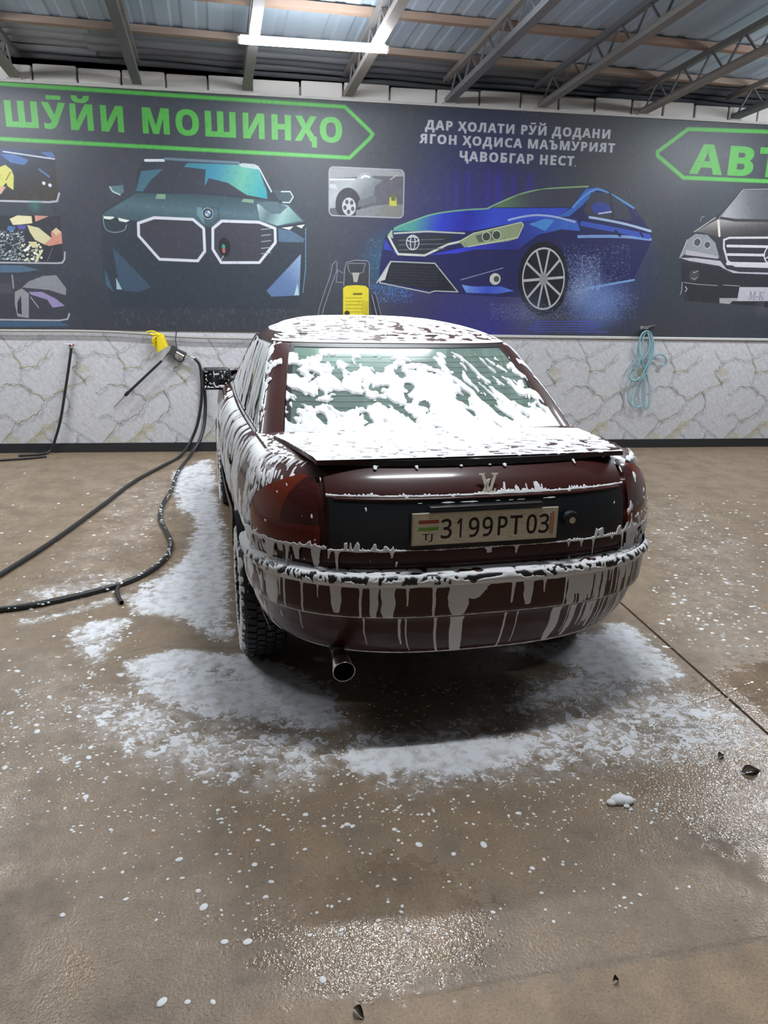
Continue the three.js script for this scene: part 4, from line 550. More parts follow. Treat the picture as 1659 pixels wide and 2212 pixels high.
// --- tail: boot lid, lamps, black panel ---
const SEAM = 0.552;
const lidFace = (u, v) => { const y = lerp(0.705, 0.973, v), yy = Math.min(y, 0.962), q = qOf(BODY, yy, SEAM - 0.012), p = plan(BODY, lerp(-q, q, u), yy); return [p[0], y, p[2] + (y - yy) * 0.4]; };
const lid = obj('boot_lid', skin(lidFace, 50, 30, 0.010, 0.016), paint, CAR);
const deckFn = (u, v) => { const w = lerp(0.565, 0.655, v), x = lerp(-w, w, u), Z = lerp(0.122 + 0.020 * Math.pow(x / 0.56, 2), 0.665, v); return [x, 0.9915 - lerp(0.003, 0.012, v) * Math.pow(x / 0.62, 2) + 0.004 * Math.sin(v * 3.14) - 0.004 * sstep(0.08, 0, v), Z]; };
obj('boot_deck', skin(deckFn, 40, 20, 0, 0.014, V3(0, 0, -0.4)), paint, lid);
obj('lid_lip', skin((u, v) => { const y = lerp(0.966, 0.986, v), q = qOf(BODY, 0.955, SEAM - 0.01), p = plan(BODY, lerp(-q, q, u), 0.955); return [p[0], y, p[2] - 0.002]; }, 40, 3, 0.012, 0.02), MAT.blackRubber, lid).userData.label = 'black rubber lip under the deck edge';
const panelFn = (u, v) => { const y = lerp(0.708, 0.868, v), q = qOf(BODY, y, SEAM - 0.02); return plan(BODY, lerp(-q, q, u), y); };
obj('black_panel', skin(panelFn, 50, 16, 0.016, 0.012), paintDark, lid).userData.label = 'gloss black panel between the tail lamps';
obj('panel_ledge', skin((u, v) => { const y = 0.872, q = qOf(BODY, y, SEAM - 0.03), p = plan(BODY, lerp(-q, q, u), y), a = v * Math.PI; return [p[0], y + 0.006 * Math.cos(a), p[2] - 0.014 - 0.010 * Math.sin(a)]; }, 50, 6, 0, 0.004), paint, lid);
const lampOuter = table([[0.70, 0.738, 0], [0.74, 0.762, 0], [0.79, 0.764, 0], [0.84, 0.748, 0], [0.88, 0.712, 0], [0.91, 0.655, 0], [0.928, 0.60, 0]]);
const lampFn = (s, y0, y1, f0 = 0, f1 = 1) => (u, v) => { const y = lerp(y0, y1, v), a = qOf(BODY, y, SEAM + 0.012), b = qOf(BODY, y, lampOuter(y)[0]); return plan(BODY, s * lerp(a, b, lerp(f0, f1, u)), y); };
for (const s of [-1, 1]) {
  const L = obj('tail_lamp', skin(lampFn(s, 0.712, 0.7812), 26, 10, 0.012, 0.014), lampRed, CAR); L.userData.label = 'red wrap-around tail lamp';
  obj('indicator_lens', skin(lampFn(s, 0.782, 0.925, 0.443, 1), 20, 20, 0.012, 0.014), lampAmber, L).userData.label = 'orange-red upper lens';
  obj('reverse_lens', skin(lampFn(s, 0.782, 0.925, 0, 0.44), 14, 20, 0.012, 0.014), lampSmoke, L).userData.label = 'dark smoked inner lens';
}
// --- bumper ---
const bumpLow = (q) => 0.314 + 0.11 * Math.pow(sstep(0.70, 1.0, Math.abs(q)), 1.4);
const bumpFn = (u, v) => plan(BUMP, u * 2 - 1, lerp(bumpLow(u * 2 - 1), 0.598, v));
const bumpLedge = (u, v) => { const p = plan(BUMP, u * 2 - 1, 0.598), b = plan(BODY, u * 2 - 1, 0.63); return [lerp(p[0], b[0], v), lerp(0.598, 0.632, Math.pow(Math.sin(v * Math.PI / 2), 0.55)), lerp(p[2], b[2], v)]; };
const bumper = obj('rear_bumper', [skin(bumpFn, 110, 40), skin(bumpLedge, 110, 12), skin((u, v) => { const y = bumpLow(u * 2 - 1), p = plan(BUMP, u * 2 - 1, y); return [p[0] * (1 - 0.1 * v), y + 0.03 * v, p[2] + 0.12 * v]; }, 110, 3)], paint, CAR);
const bumpStrip = (u, v) => { const p = plan(BUMP, u * 2 - 1, 0.598), a = lerp(-0.35, 0.62, v) * Math.PI, out = 0.012 * Math.cos(a), k = 1 + out / 0.8; return [p[0] * k, 0.614 + 0.017 * Math.sin(a), p[2] - out]; };
obj('bumper_strip', skin(bumpStrip, 110, 14, 0.002, 0.004), MAT.blackRubber, bumper).userData.label = 'black rubbing strip along the bumper';
obj('bumper_groove', skin((u, v) => { const p = plan(BUMP, u * 1.7 - 0.85, 0.476), a = v * Math.PI; return [p[0], 0.476 + 0.004 * Math.cos(a), p[2] - 0.004 * Math.sin(a)]; }, 110, 4), paint, bumper);
// --- number plate, lock, emblem ---
{
  const [c, g] = canvas(1040, 224), r = rng(12);
  g.fillStyle = '#ece4cc'; g.fillRect(0, 0, 1040, 224);
  for (let i = 0; i < 1500; i++) { g.fillStyle = ['rgba(120,105,80,0.10)', 'rgba(190,180,158,0.12)', 'rgba(140,100,70,0.10)'][(r() * 3) | 0]; g.fillRect(r() * 1040, r() * 224, 4 + 30 * r(), 2 + 10 * r()); }
  g.strokeStyle = '#e0d4b8'; g.lineWidth = 8; g.strokeRect(8, 8, 1024, 208);
  g.fillStyle = '#b5523c'; g.fillRect(38, 44, 142, 26); g.fillStyle = '#e2d8c2'; g.fillRect(38, 70, 142, 26); g.fillStyle = '#7ab04c'; g.fillRect(38, 96, 142, 26);
  g.fillStyle = '#1c1a18'; const put = (t, x, y, w, px, lw) => { g.save(); g.font = px + 'px sans-serif'; const m = g.measureText(t).width; g.translate(x, y); g.scale(w / m, 1); g.fillText(t, 0, 0); g.strokeStyle = '#1c1a18'; g.lineWidth = lw; g.strokeText(t, 0, 0); g.restore(); };
  put('TJ', 66, 192, 82, 66, 1);
  [['3', 192], ['1', 300], ['9', 386], ['9', 484], ['P', 590], ['T', 692], ['0', 808], ['3', 902]].forEach(([t, x]) => put(t, x, 182, t === '1' ? 64 : 88, 192, 6));
  g.fillRect(988, 40, 5, 150); g.fillStyle = '#cf9468'; g.fillRect(996, 26, 24, 172);
  const pl = obj('number_plate', [rbox(0.52, 0.112, 0.006, 0.003, -0.02, 0.782, 0.022)], M({ color: lin(0.5, 0.46, 0.36), roughness: 0.45 }), CAR); pl.userData.label = 'dirty number plate reading 3199PT03 with TJ and a small flag';
  const qq = box(0.512, 0.105, 0.0008, -0.02, 0.782, 0.0256);
  obj('plate_print', qq, M({ map: canvasTexture(c), roughness: 0.5 }), pl);
  obj('plate_holder', [rbox(0.51, 0.104, 0.014, 0.006, -0.02, 0.782, 0.012), rbox(0.40, 0.012, 0.028, 0.004, -0.02, 0.851, 0.014)], MAT.blackPlastic, pl);
  const lk = obj('boot_lock', [new THREE.CylinderGeometry(0.026, 0.03, 0.014, 24).rotateX(Math.PI / 2).translate(0.292, 0.788, 0.018)], MAT.blackPlastic, CAR);
  obj('lock_barrel', [new THREE.CylinderGeometry(0.0115, 0.0115, 0.006, 20).rotateX(Math.PI / 2).translate(0.292, 0.788, 0.028), box(0.009, 0.002, 0.003, 0.292, 0.788, 0.031)], MAT.chrome, lk);
  // two crossed serif letters
  const sh = (pts) => { const s = new THREE.Shape(); pts.forEach(([x, y], i) => s[i ? 'lineTo' : 'moveTo'](x, y)); return new THREE.ExtrudeGeometry(s, { depth: 0.004, bevelEnabled: true, bevelSize: 0.0008, bevelThickness: 0.0008, bevelSegments: 1 }); };
  const em = obj('emblem', [sh([[-0.034, 0.030], [-0.012, 0.030], [-0.016, 0.026], [0.004, -0.028], [-0.008, -0.034], [-0.026, 0.024], [-0.034, 0.026]]), sh([[0.010, 0.030], [0.034, 0.030], [0.034, 0.027], [0.028, 0.024], [0.008, -0.030], [0.003, -0.022], [0.020, 0.024], [0.012, 0.026]]), sh([[-0.004, 0.010], [0.006, 0.012], [-0.012, -0.030], [0.018, -0.030], [0.020, -0.022], [0.024, -0.022], [0.022, -0.036], [-0.030, -0.036], [-0.029, -0.032], [-0.022, -0.030]])].map((q2) => q2.rotateX(-0.28).translate(0.002, 0.918, -0.034)), M({ color: lin(0.80, 0.74, 0.62), roughness: 0.35, metalness: 0.15 }), CAR);
  em.userData.label = 'pale metal monogram emblem on the boot lid';
}
// --- exhaust, mirror, handles, aerial ---
{
  const prof = [[0.026, 0], [0.030, 0.02], [0.034, 0.06], [0.0375, 0.10], [0.0385, 0.112], [0.0375, 0.115], [0.0355, 0.112]].map(([r, y]) => new THREE.Vector2(r, y));
  const tip = obj('exhaust_tip', new THREE.LatheGeometry(prof, 36).rotateX(Math.PI / 2 + 0.12).translate(-0.507, 0.322, -0.06), MAT.chrome, CAR); tip.userData.label = 'chrome exhaust tip under the bumper';
  obj('exhaust_bore', new THREE.LatheGeometry([[0.0355, 0.112], [0.034, 0.06], [0.030, 0.02], [0.001, 0.015]].map(([r, y]) => new THREE.Vector2(r, y)), 36).rotateX(Math.PI / 2 + 0.12).translate(-0.507, 0.322, -0.06), M({ color: lin(0.008, 0.008, 0.008), roughness: 0.9 }), tip);
  obj('exhaust_pipe', [rod(V3(-0.507, 0.315, -0.05), V3(-0.47, 0.33, -0.9), 0.024), rbox(0.36, 0.15, 0.30, 0.06, -0.38, 0.33, -0.42)], M({ color: lin(0.02, 0.02, 0.02), roughness: 0.7 }), tip);
  for (const s of [-1, 1]) {
    const m = obj('door_mirror', [rbox(0.185, 0.142, 0.085, 0.03, s * 0.81, 0.978, -2.77)], MAT.blackPlastic, CAR); m.userData.label = 'black door mirror flecked with foam';
    obj('mirror_glass', rbox(0.158, 0.112, 0.004, 0.0015, s * 0.81, 0.978, -2.7265), M({ color: lin(0.03, 0.032, 0.035), roughness: 0.05, metalness: 0.6 }), m); obj('mirror_arm', [rbox(0.06, 0.06, 0.06, 0.02, s * 0.72, 0.965, -2.77)], MAT.blackPlastic, m);
    for (const Z of [1.15, 2.0]) { const y = 0.80, X = BODY(y)[0] * bulge(Z, 0.5, 3.5); obj('door_handle', rbox(0.02, 0.035, 0.2, 0.009, s * (X - 0.004), y, -Z), paint, CAR); }
    obj('side_moulding', skin((u, v) => { const Z = lerp(1.17, 2.99, u), y = lerp(0.50, 0.56, v); return [s * BODY(y)[0] * bulge(Z, 0.5, 3.5), y, Z]; }, 40, 3, 0.012, 0.012), MAT.blackRubber, CAR);
    // door gaps
    const gap = (Z, y0, y1, lean) => skin((u, v) => { const y = lerp(y0, y1, v), zz = Z + lean * v + 0.007 * u; return [s * BODY(y)[0] * bulge(zz, 0.5, 3.5), y, zz]; }, 1, 16, 0.0012);
    obj('door_gap', [gap(0.98, 0.62, 0.955, -0.1), gap(1.9, 0.26, 0.955, 0), gap(2.92, 0.30, 0.955, -0.08)], MAT.blackRubber, CAR);
  }
}
// --- wheels ---
for (const s of [-1, 1]) for (const a of [AXLE_R, AXLE_F]) {
  const w = new THREE.Group(); w.name = 'wheel'; w.position.set(s * 0.712, TYRE_R, -a); CAR.add(w);
  const R = TYRE_R, pr = [[0.17, -0.082], [0.20, -0.092], [0.25, -0.094], [R - 0.022, -0.088], [R - 0.008, -0.076], [R - 0.008, 0.076], [R - 0.022, 0.088], [0.25, 0.094], [0.20, 0.092], [0.17, 0.082]].map(([r, y]) => new THREE.Vector2(r, y));
  const tg = [new THREE.LatheGeometry(pr, 64).rotateZ(Math.PI / 2)];
  for (let k = 0; k < 52; k++) for (const [o, wd, sh2] of [[-0.058, 0.036, 0], [-0.019, 0.032, 0.5], [0.019, 0.032, 0], [0.058, 0.036, 0.5]]) { const b = new THREE.BoxGeometry(wd, 0.012, 0.0255).rotateY(o * 4).translate(o, R - 0.004, 0); b.rotateX((k + sh2) / 52 * Math.PI * 2); tg.push(b); }
  obj('tyre', tg, M({ color: lin(0.022, 0.023, 0.025), roughness: 0.55 }), w);
  const rim = [new THREE.LatheGeometry([[0.02, 0.05], [0.06, 0.055], [0.10, 0.045], [0.155, 0.06], [0.172, 0.078], [0.176, 0.07], [0.17, -0.08]].map(([r, y]) => new THREE.Vector2(r, y)), 48).rotateZ(-s * Math.PI / 2)];
  obj('rim', rim, M({ color: lin(0.35, 0.36, 0.37), roughness: 0.4, metalness: 0.6, side: THREE.DoubleSide }), w);
}
// ---------- foam on the car ----------
// drips hanging from a ledge: list of [where, half width, length]
function dripSet(seed, a, b, gap, thin, wide, wideShare, l0, l1, keep = () => 1) {
  const r = rng(seed), out = []; let s = a;
  while (s < b) { s += gap * (0.35 + 1.3 * r()); const w = r() < wideShare ? wide * (0.5 + 0.9 * r()) : thin * (0.6 + 0.9 * r()), l = lerp(l0, l1, Math.pow(r(), 1.2)), k = r(); if (k < keep(s)) out.push([s, w, l]); }
  return (q, dy) => {                                     // metres inside (+) or outside (-) the nearest drip, dy below the ledge
    let best = -0.03;
    for (const [c, w, l] of out) { const d0 = Math.abs(q - c); if (d0 > w + 0.05) continue; const wob = (0.2 * w + 0.0015) * noise2(dy * 24 + c * 40, c * 7), flare = 0.010 * Math.exp(-dy / 0.007), tip = dy > l ? (l - dy) * 0.6 : Math.min(0.02, (l - dy)) * 0; let d = w * (0.55 + 0.45 * Math.min(1, Math.max(0, (l - dy) / 0.04))) + flare - Math.abs(q - c - wob); if (dy > l - w) d = Math.min(d, (dy > l ? l - dy : Math.sqrt(Math.max(0, w * w - Math.pow(dy - l + w, 2))) - Math.abs(q - c - wob))); if (d > best) best = d; }
    return best;
  };
}
const thinH = (d, top = 0.0009) => clamp(d * 0.5, -0.004, top);
const teeth = (q, dy, up, f = 60, seed = 0) => up * clamp(0.9 + 1.3 * noise2(q * f * 0.28 + seed, 7.7), 0.1, 2) * (0.12 + 1.5 * Math.pow(Math.abs(noise2(q * f + seed, seed + dy * 20)), 1.2) + 0.5 * Math.max(0, noise2(q * f * 2.7, seed))) - dy;   // ragged scum standing above a ledge
// boot deck: nearly closed, small slanting holes
foamOn('deck_foam', deckFn, 420, 150, (u, v, [x, , Z]) => {
  const n = fbm(x * 19 + 4, Z * 44 + x * 12, 3), open = 0.12 - 0.16 * sstep(-0.15, 0.4, x) * sstep(0.9, 0.2, v) + 0.12 * v + 0.08 * noise2(x * 5, Z * 7) + 0.3 * sstep(0.06, 0, v);
  return Math.min(0.0025, (n + open) * 0.02) * 1;
}, CAR);
// rear window: clots with open glass between
foamOn('rear_window_foam', rearGlass, 520, 320, (u, v, [x, y]) => {
  const s = x / 0.62, wx = x + 0.02 * noise2(x * 14, y * 14), wy = y + 0.02 * noise2(x * 14 + 9, y * 14);
  const run = lerp(0, 1.0, sstep(0.0, 0.5, x));           // right half runs in slanting rows
  const n = fbm(wx * 13 + 31 - run * y * 9, wy * 22 + 2 * x + run * x * 12, 3), fine = noise2(wx * 52, wy * 60 - x * 20);
  let open = 0.03 - 0.34 * sstep(0.82, 0.97, v) - 0.13 * sstep(0.5, 0.85, v) + 0.30 * sstep(0.34, 0.02, v);
  open += 0.26 * Math.exp(-Math.pow((v - 0.52 + 0.08 * noise2(x * 4, 2)) / 0.085, 2)) * sstep(0.28, -0.2, x);
  open += 0.20 * Math.exp(-Math.pow((v - 0.77) / 0.05, 2)) * sstep(0.1, -0.3, x);
  open += 0.34 * Math.exp(-Math.pow((x - 0.07 - 0.12 * (0.5 - v)) / 0.06, 2)) * sstep(0.95, 0.5, v);
  open += 0.30 * sstep(0.93, 1.0, Math.abs(s)) * sstep(0.98, 0.9, v);
  open -= 0.20 * sstep(0.0, -0.3, x) * Math.exp(-Math.pow((v - 0.34) / 0.075, 2)); open -= 0.06 * sstep(0.15, 0.45, x) * sstep(0.15, 0.5, v);
  const h = n + open + 0.10 * fine;
  return Math.min(0.0055, h * 0.045) + (h > 0.06 ? 0.0016 * noise2(x * 30, y * 34) : 0);
}, CAR, 0.0045);
// roof: foam torn by running water
foamOn('roof_foam', (u, v) => plan(CABIN, lerp(-0.93, 0.93, u), lerp(1.302, 1.340, v)), 520, 40, (u, v, [x, y, Z]) => { const n = fbm(x * 15, y * 90, 3); return Math.min(0.0022, (n + 0.02 + 0.5 * sstep(0.32, 0.1, v)) * 0.02); }, CAR);
foamOn('roof_foam', (u, v) => { const q = lerp(-3, 3, u), y = lerp(1.336, 1.405, v); return plan(CABIN, q, y); }, 760, 90, (u, v, [x, y, Z]) => { const n = fbm(x * 15 + 9, Z * 30 + x * 8, 3) + 0.25 * noise2(x * 40, Z * 60); return Math.min(0.0022, (n + 0.01 + 0.16 * noise2(x * 3, Z * 2)) * 0.02); }, CAR);
// flanks and side windows: long running streaks
for (const s of [-1, 1]) {
  foamOn('flank_foam', (u, v) => { const Z = lerp(0.44, 3.9, u), lo = sill(Z), y = lerp(lo + 0.01, 0.958, v); if (Z > 3.38) { const p = plan(BODY, s * (2 + (Z - 3.38) / 0.8), y); return [p[0], y, Z]; } return [s * sideX(BODY, y, Math.max(Z, 0.44)), y, Z]; }, 760, 150, (u, v, [x, y, Z]) => {
    const lean = Z + (y - 0.7) * 0.18 + 0.02 * noise2(Z * 9, y * 14), n = fbm(lean * 11, y * 4.5, 2) + 0.42 * noise2(lean * 27, y * 8) + 0.2 * noise2(lean * 60, y * 14);
    return Math.min(0.0015, (n + 0.03 - 0.10 * sstep(1.2, 0.45, Z) + 0.2 * sstep(0.91, 0.96, y)) * 0.01);
  }, CAR);
  foamOn('side_window_foam', (u, v) => { const y = lerp(0.962, 1.288, v), Z = lerp(lerp(0.87, 1.34, v), lerp(2.74, 2.12, v), u); return [s * sideX(CABIN, y, Z), y, Z]; }, 520, 110, (u, v, [x, y, Z]) => { const lean = Z - (y - 1) * 0.5 + 0.015 * noise2(Z * 10, y * 20), n = fbm(lean * 10 + 7, y * 3.4, 2) + 0.4 * noise2(lean * 26, y * 7); return Math.min(0.0015, (n + 0.06 + 0.4 * sstep(0.05, 0, v) + 0.3 * sstep(0.95, 1, v)) * 0.01); }, CAR, 0.002);
  foamOn('belt_foam', (u, v) => { const Z = lerp(0.84, 2.78, u), y = lerp(0.937, 0.972, v); return [s * (sideX(CABIN, y, Z) + 0.009), y, Z]; }, 260, 14, (u, v, [x, y, Z]) => Math.min(0.0015, (fbm(Z * 12, y * 30, 2) + 0.22) * 0.01), CAR);
  foamOn('pillar_foam', (u, v) => { const y = lerp(0.95, 1.30, v), ze = lerp(0.86, 1.34, Math.pow(v, 1.1)), Z = Math.max(ze - 0.10 * (1 - u), CABIN(y)[1] + 0.03); return [s * (sideX(CABIN, y, Z) + 0.003), y, Z]; }, 44, 160, (u, v, [x, y, Z]) => Math.min(0.002, (fbm(Z * 20 - y * 20, y * 22, 3) + 0.60 * u - 0.36) * 0.015), CAR);
}
// left rear quarter: torn flakes sliding down round the corner
foamOn('quarter_foam', (u, v) => { const y = lerp(0.64, 0.963, v); return plan(BODY, lerp(-1, -0.55, u), y); }, 240, 280, (u, v, [x, y, Z]) => {
  const q = lerp(-1, -0.55, u), a = noise2(q * 46 + y * 12, y * 20 - q * 14) + 0.55 * noise2(q * 110 + y * 10, y * 40), inLamp = -x > SEAM - 0.01 && -x < lampOuter(clamp(y, 0.70, 0.928))[0] + 0.006 && y > 0.705 && y < 0.930;
  return inLamp ? -0.004 : clamp((a - lerp(-0.14, 0.22, sstep(0.1, 0.85, u))) * 0.008, -0.004, 0.0018);
}, CAR, 0.002);
foamOn('shoulder_foam', (u, v) => shoulder(lerp(-1.5, -0.5, u), v * 0.26), 260, 70, (u, v, [x, y, Z]) => { if (Z < 0.66 && -x < lerp(0.575, 0.665, clamp((Z - 0.08) / 0.58, 0, 1))) return -0.004; if (Z > 0.66 && -x < sideX(CABIN, 0.965, Z) + 0.004) return -0.004; const a = noise2(x * 40 + Z * 16, Z * 30 - x * 8) + 0.5 * noise2(x * 90, Z * 70); return clamp((a - 0.06) * 0.008, -0.004, 0.0018); }, CAR, 0.002);
const dripsL = dripSet(11, -0.82, -0.54, 0.052, 0.0035, 0.012, 0.25, 0.02, 0.11), dripsR = dripSet(12, 0.54, 0.84, 0.05, 0.0035, 0.012, 0.25, 0.03, 0.11);
const fleck = (q, y, f, t, seed) => (noise2(q * f + seed, y * f * 0.45 + seed) + 0.4 * noise2(q * f * 2.3, y * f * 1.1 + seed) - t) * 0.008;
foamOn('lamp_foam', (u, v) => { const y = lerp(0.61, 0.93, v); return plan(BODY, lerp(-qOf(BODY, y, 0.79), -qOf(BODY, y, SEAM - 0.01), u), y); }, 300, 300, (u, v, [x, y]) => Math.max(thinH(y > 0.712 ? teeth(x, y - 0.712, 0.017, 46, 3) : dripsL(x, 0.712 - y)), thinH(0.004 - Math.abs(y - 0.709 + 0.003 * noise2(x * 30, 1))), clamp(fleck(x, y, 62, 0.80, 5), -0.004, 0.0014)), CAR, 0.0135);
foamOn('lamp_foam', (u, v) => { const y = lerp(0.61, 0.95, v); return plan(BODY, lerp(qOf(BODY, y, SEAM - 0.01), qOf(BODY, y, 0.815), u), y); }, 300, 300, (u, v, [x, y]) => Math.max(thinH(y > 0.712 ? teeth(x, y - 0.712, 0.024, 40, 7) : dripsR(x, 0.712 - y)), thinH(0.005 - Math.abs(y - 0.709)), thinH(0.010 * (0.5 + noise2(x * 40, 3)) - Math.abs(y - 0.932)), clamp(fleck(x, y, 44, 0.60 - 0.34 * sstep(0.82, 0.74, y), 15), -0.004, 0.0014)), CAR, 0.0135);
const dTop = dripSet(21, -0.55, 0.55, 0.07, 0.004, 0.008, 0.2, 0.002, 0.02), dMid = dripSet(22, -0.55, 0.55, 0.10, 0.002, 0.004, 0.1, 0.0, 0.012), dLow = dripSet(23, -0.56, 0.56, 0.045, 0.0028, 0.006, 0.2, 0.01, 0.085, (s) => s > 0.24 ? 0.9 : s < -0.28 ? 0.6 : 0.25);
foamOn('panel_foam', (u, v) => { const y = lerp(0.622, 0.964, v), q = qOf(BODY, y, SEAM - 0.014); return plan(BODY, lerp(-q, q, u), y); }, 900, 300, (u, v, [x, y]) => {
  if (Math.abs(x + 0.02) < 0.266 && y > 0.716 && y < 0.842) return -0.004;
  const side = sstep(0.27, 0.31, Math.abs(x + 0.02));
  const up = 0.004 + 0.013 * sstep(-0.12, 0.05, x) * sstep(0.42, 0.3, x) + 0.008 * sstep(-0.2, -0.3, x) * Math.abs(noise2(x * 9, 2));
  let h = Math.max(thinH(dTop(x, 0.962 - y)), thinH(0.0035 + 0.002 * noise2(x * 30, 5) - Math.abs(y - 0.9605)), thinH(y > 0.875 ? teeth(x, y - 0.875, up, 70, 1) : dMid(x, 0.875 - y)), thinH(0.0022 + 0.0016 * noise2(x * 20, 8) - Math.abs(y - 0.874)));
  h = Math.max(h, thinH(y > 0.704 ? teeth(x, y - 0.704, 0.004 + 0.022 * side * (0.4 + Math.abs(noise2(x * 16, 4))), 52, 9) : dLow(x, 0.704 - y)), thinH((side ? 0.003 : 0.001) + 0.002 * noise2(x * 26, 6) - Math.abs(y - 0.704)));
  if (side > 0.5) h = Math.max(h, clamp(fleck(x, y, 36, 0.86, 25), -0.004, 0.0012)); else if (y > 0.846) h = Math.max(h, thinH(0.006 * noise2(x * 24, 3.3) - Math.abs(y - 0.854)));
  return h;
}, CAR, 0.0178);
// bumper: foam on the ledge, film on the strip, sheets and threads below
foamOn('ledge_foam', bumpLedge, 640, 26, (u, v) => { const q = u * 2 - 1, left = sstep(-0.34, -0.55, q), n = fbm(q * 34, v * 2.4, 3); return Math.min(0.002 + 0.010 * left, (n + 0.06 + 0.5 * left + 0.16 * v) * (0.012 + 0.016 * left)); }, CAR, 0.001);
foamOn('strip_foam', bumpStrip, 800, 30, (u, v) => { const q = u * 2 - 1, n = fbm(q * 38 + 3, v * 1.8, 2) + 0.3 * noise2(q * 120, v * 3); return Math.min(0.0014, (n + 0.17 + 0.32 * sstep(0.72, 0.95, Math.abs(q)) + 0.20 * Math.cos(v * 6.28)) * 0.008); }, CAR, 0.003);
const dB1 = dripSet(31, -1, 0.35, 0.06, 0.0035, 0.028, 0.42, 0.04, 0.14), dB1r = dripSet(32, 0.32, 1.05, 0.026, 0.003, 0.014, 0.3, 0.05, 0.14), dB2 = dripSet(33, -1, 0.35, 0.055, 0.0035, 0.016, 0.35, 0.08, 0.2, (s) => s > -0.42 ? 0.85 : 0.3), dB2r = dripSet(34, 0.32, 1.05, 0.024, 0.003, 0.010, 0.3, 0.10, 0.19);
foamOn('bumper_foam', bumpFn, 1000, 240, (u, v, [x, y, Z]) => {
  const q = (u * 2 - 1), pm = plan(BUMP, q, 0.52), w = Math.sign(q) * (Math.abs(pm[0]) + 0.7 * Math.max(0, pm[2] + 0.05)), yt = 0.594, ym = 0.477;
  let h = Math.max(thinH(0.006 + 0.003 * noise2(w * 14, 2) - Math.abs(y - yt)), y < yt ? thinH(Math.max(dB1(w, yt - y), dB1r(w, yt - y))) : -0.004, thinH(0.0028 + 0.0016 * noise2(w * 18, 4) - Math.abs(y - ym)), y < ym ? thinH(Math.max(dB2(w, ym - y), dB2r(w, ym - y))) : -0.004, thinH(0.003 + 0.003 * noise2(w * 20, 9) - Math.abs(y - bumpLow(q) - 0.002)));
  const corner = sstep(-0.62, -0.82, q) + sstep(0.80, 0.95, q); if (corner > 0) h = Math.max(h, clamp((noise2(w * 30 + y * 8, y * 12) + 0.4 * noise2(w * 70, y * 20) - lerp(0.9, -0.05, corner)) * 0.008, -0.004, 0.0016));
  return h;
}, CAR, 0.001);
// flecks on the mirror, streaks on the left-hand wheels
foamOn('mirror_foam', (u, v) => [lerp(-0.888, -0.732, u), lerp(0.925, 1.030, v), 2.7262], 80, 50, (u, v, [x, y]) => clamp((noise2(x * 60, y * 52) + 0.4 * noise2(x * 130, y * 110) - 0.36 + 0.8 * sstep(0.2, 0, v)) * 0.008, -0.003, 0.002), CAR, 0.002, V3(-0.81, 0.985, -2.9));
for (const a of [AXLE_R, AXLE_F]) foamOn('tyre_foam', (u, v) => { const t = u * Math.PI * 2, r = lerp(0.17, TYRE_R + 0.003, v), X = 0.712 + (v < 0.75 ? 0.094 : lerp(0.094, 0.05, (v - 0.75) / 0.25)); return [-X, TYRE_R + r * Math.sin(t), a + r * Math.cos(t)]; }, 300, 50, (u, v) => Math.min(0.002, (fbm(u * 60, v * 4, 3) - 0.02 - 0.3 * sstep(0.8, 1, v)) * 0.012), CAR, 0.002, V3(-0.5, TYRE_R, -a));
// foam curtain over the windscreen, thin enough to let light through
const foamThin = M({ color: lin(0.84, 0.87, 0.87), roughness: 1, transmission: 0.55, thickness: 0 });
foamOn('windscreen_foam', (u, v) => plan(CABIN, (u < 0.5 ? lerp(2.38, 3, u * 2) : lerp(-3, -2.38, u * 2 - 1)), lerp(0.965, 1.29, v)), 160, 60, (u, v, [x, y]) => Math.min(0.004, (fbm(x * 8, y * 10, 3) + 0.36) * 0.02), CAR, 0.003).material = foamThin;
// ---------- things on the wall and the floor ----------
const W3 = (px, py, out = 0.06) => onWall(px, py, out), F3 = (px, py, h = 0.014) => onFloor(px, py, h);
const hoseMat = M({ color: lin(0.02, 0.021, 0.022), roughness: 0.4 });
tag(obj('water_pipe', tube([W3(-500, 700, 0.045), W3(-240, 706, 0.045), W3(0, 714, 0.045), W3(160, 715, 0.045), W3(260, 718, 0.045), W3(330, 723, 0.045), W3(400, 728, 0.045), W3(520, 731, 0.045), W3(700, 733, 0.045)], 0.0125, 160, 10), M({ color: lin(0.36, 0.35, 0.32), roughness: 0.45 })), 'pale plastic water pipe along the top of the marble wall', 'pipe');
// wall tap with its short black hose
{
  const t = thing('wall_tap', 'small wall tap with a red knob on the marble', 'tap', W3(155, 745, 0).toArray());
  obj('spout', [rod(V3(0, 0, 0.005), V3(0, 0, 0.06), 0.010), rod(V3(-0.045, 0.012, 0.05), V3(0.02, 0.004, 0.055), 0.006), rod(V3(0, 0, 0.05), V3(-0.004, -0.045, 0.056), 0.009)], MAT.chrome, t);
  obj('knob', rod(V3(0.02, 0.004, 0.055), V3(0.035, 0.002, 0.056), 0.009), M({ color: lin(0.45, 0.05, 0.04), roughness: 0.5 }), t);
}
tag(obj('short_hose', tube([W3(154, 752, 0.06), W3(149, 790, 0.06), W3(140, 850, 0.06), W3(131, 905, 0.07), W3(122, 940, 0.08), F3(108, 974, 0.03), F3(85, 981), F3(40, 984)], 0.0125, 120), hoseMat), 'short black hose hanging from the wall tap', 'hose');
tag(obj('floor_cable', tube([F3(100, 986, 0.012), F3(60, 990, 0.012), F3(0, 994, 0.012), F3(-120, 1002, 0.012)], 0.011, 60), hoseMat), 'black cable on the floor by the skirting below the tap', 'cable');
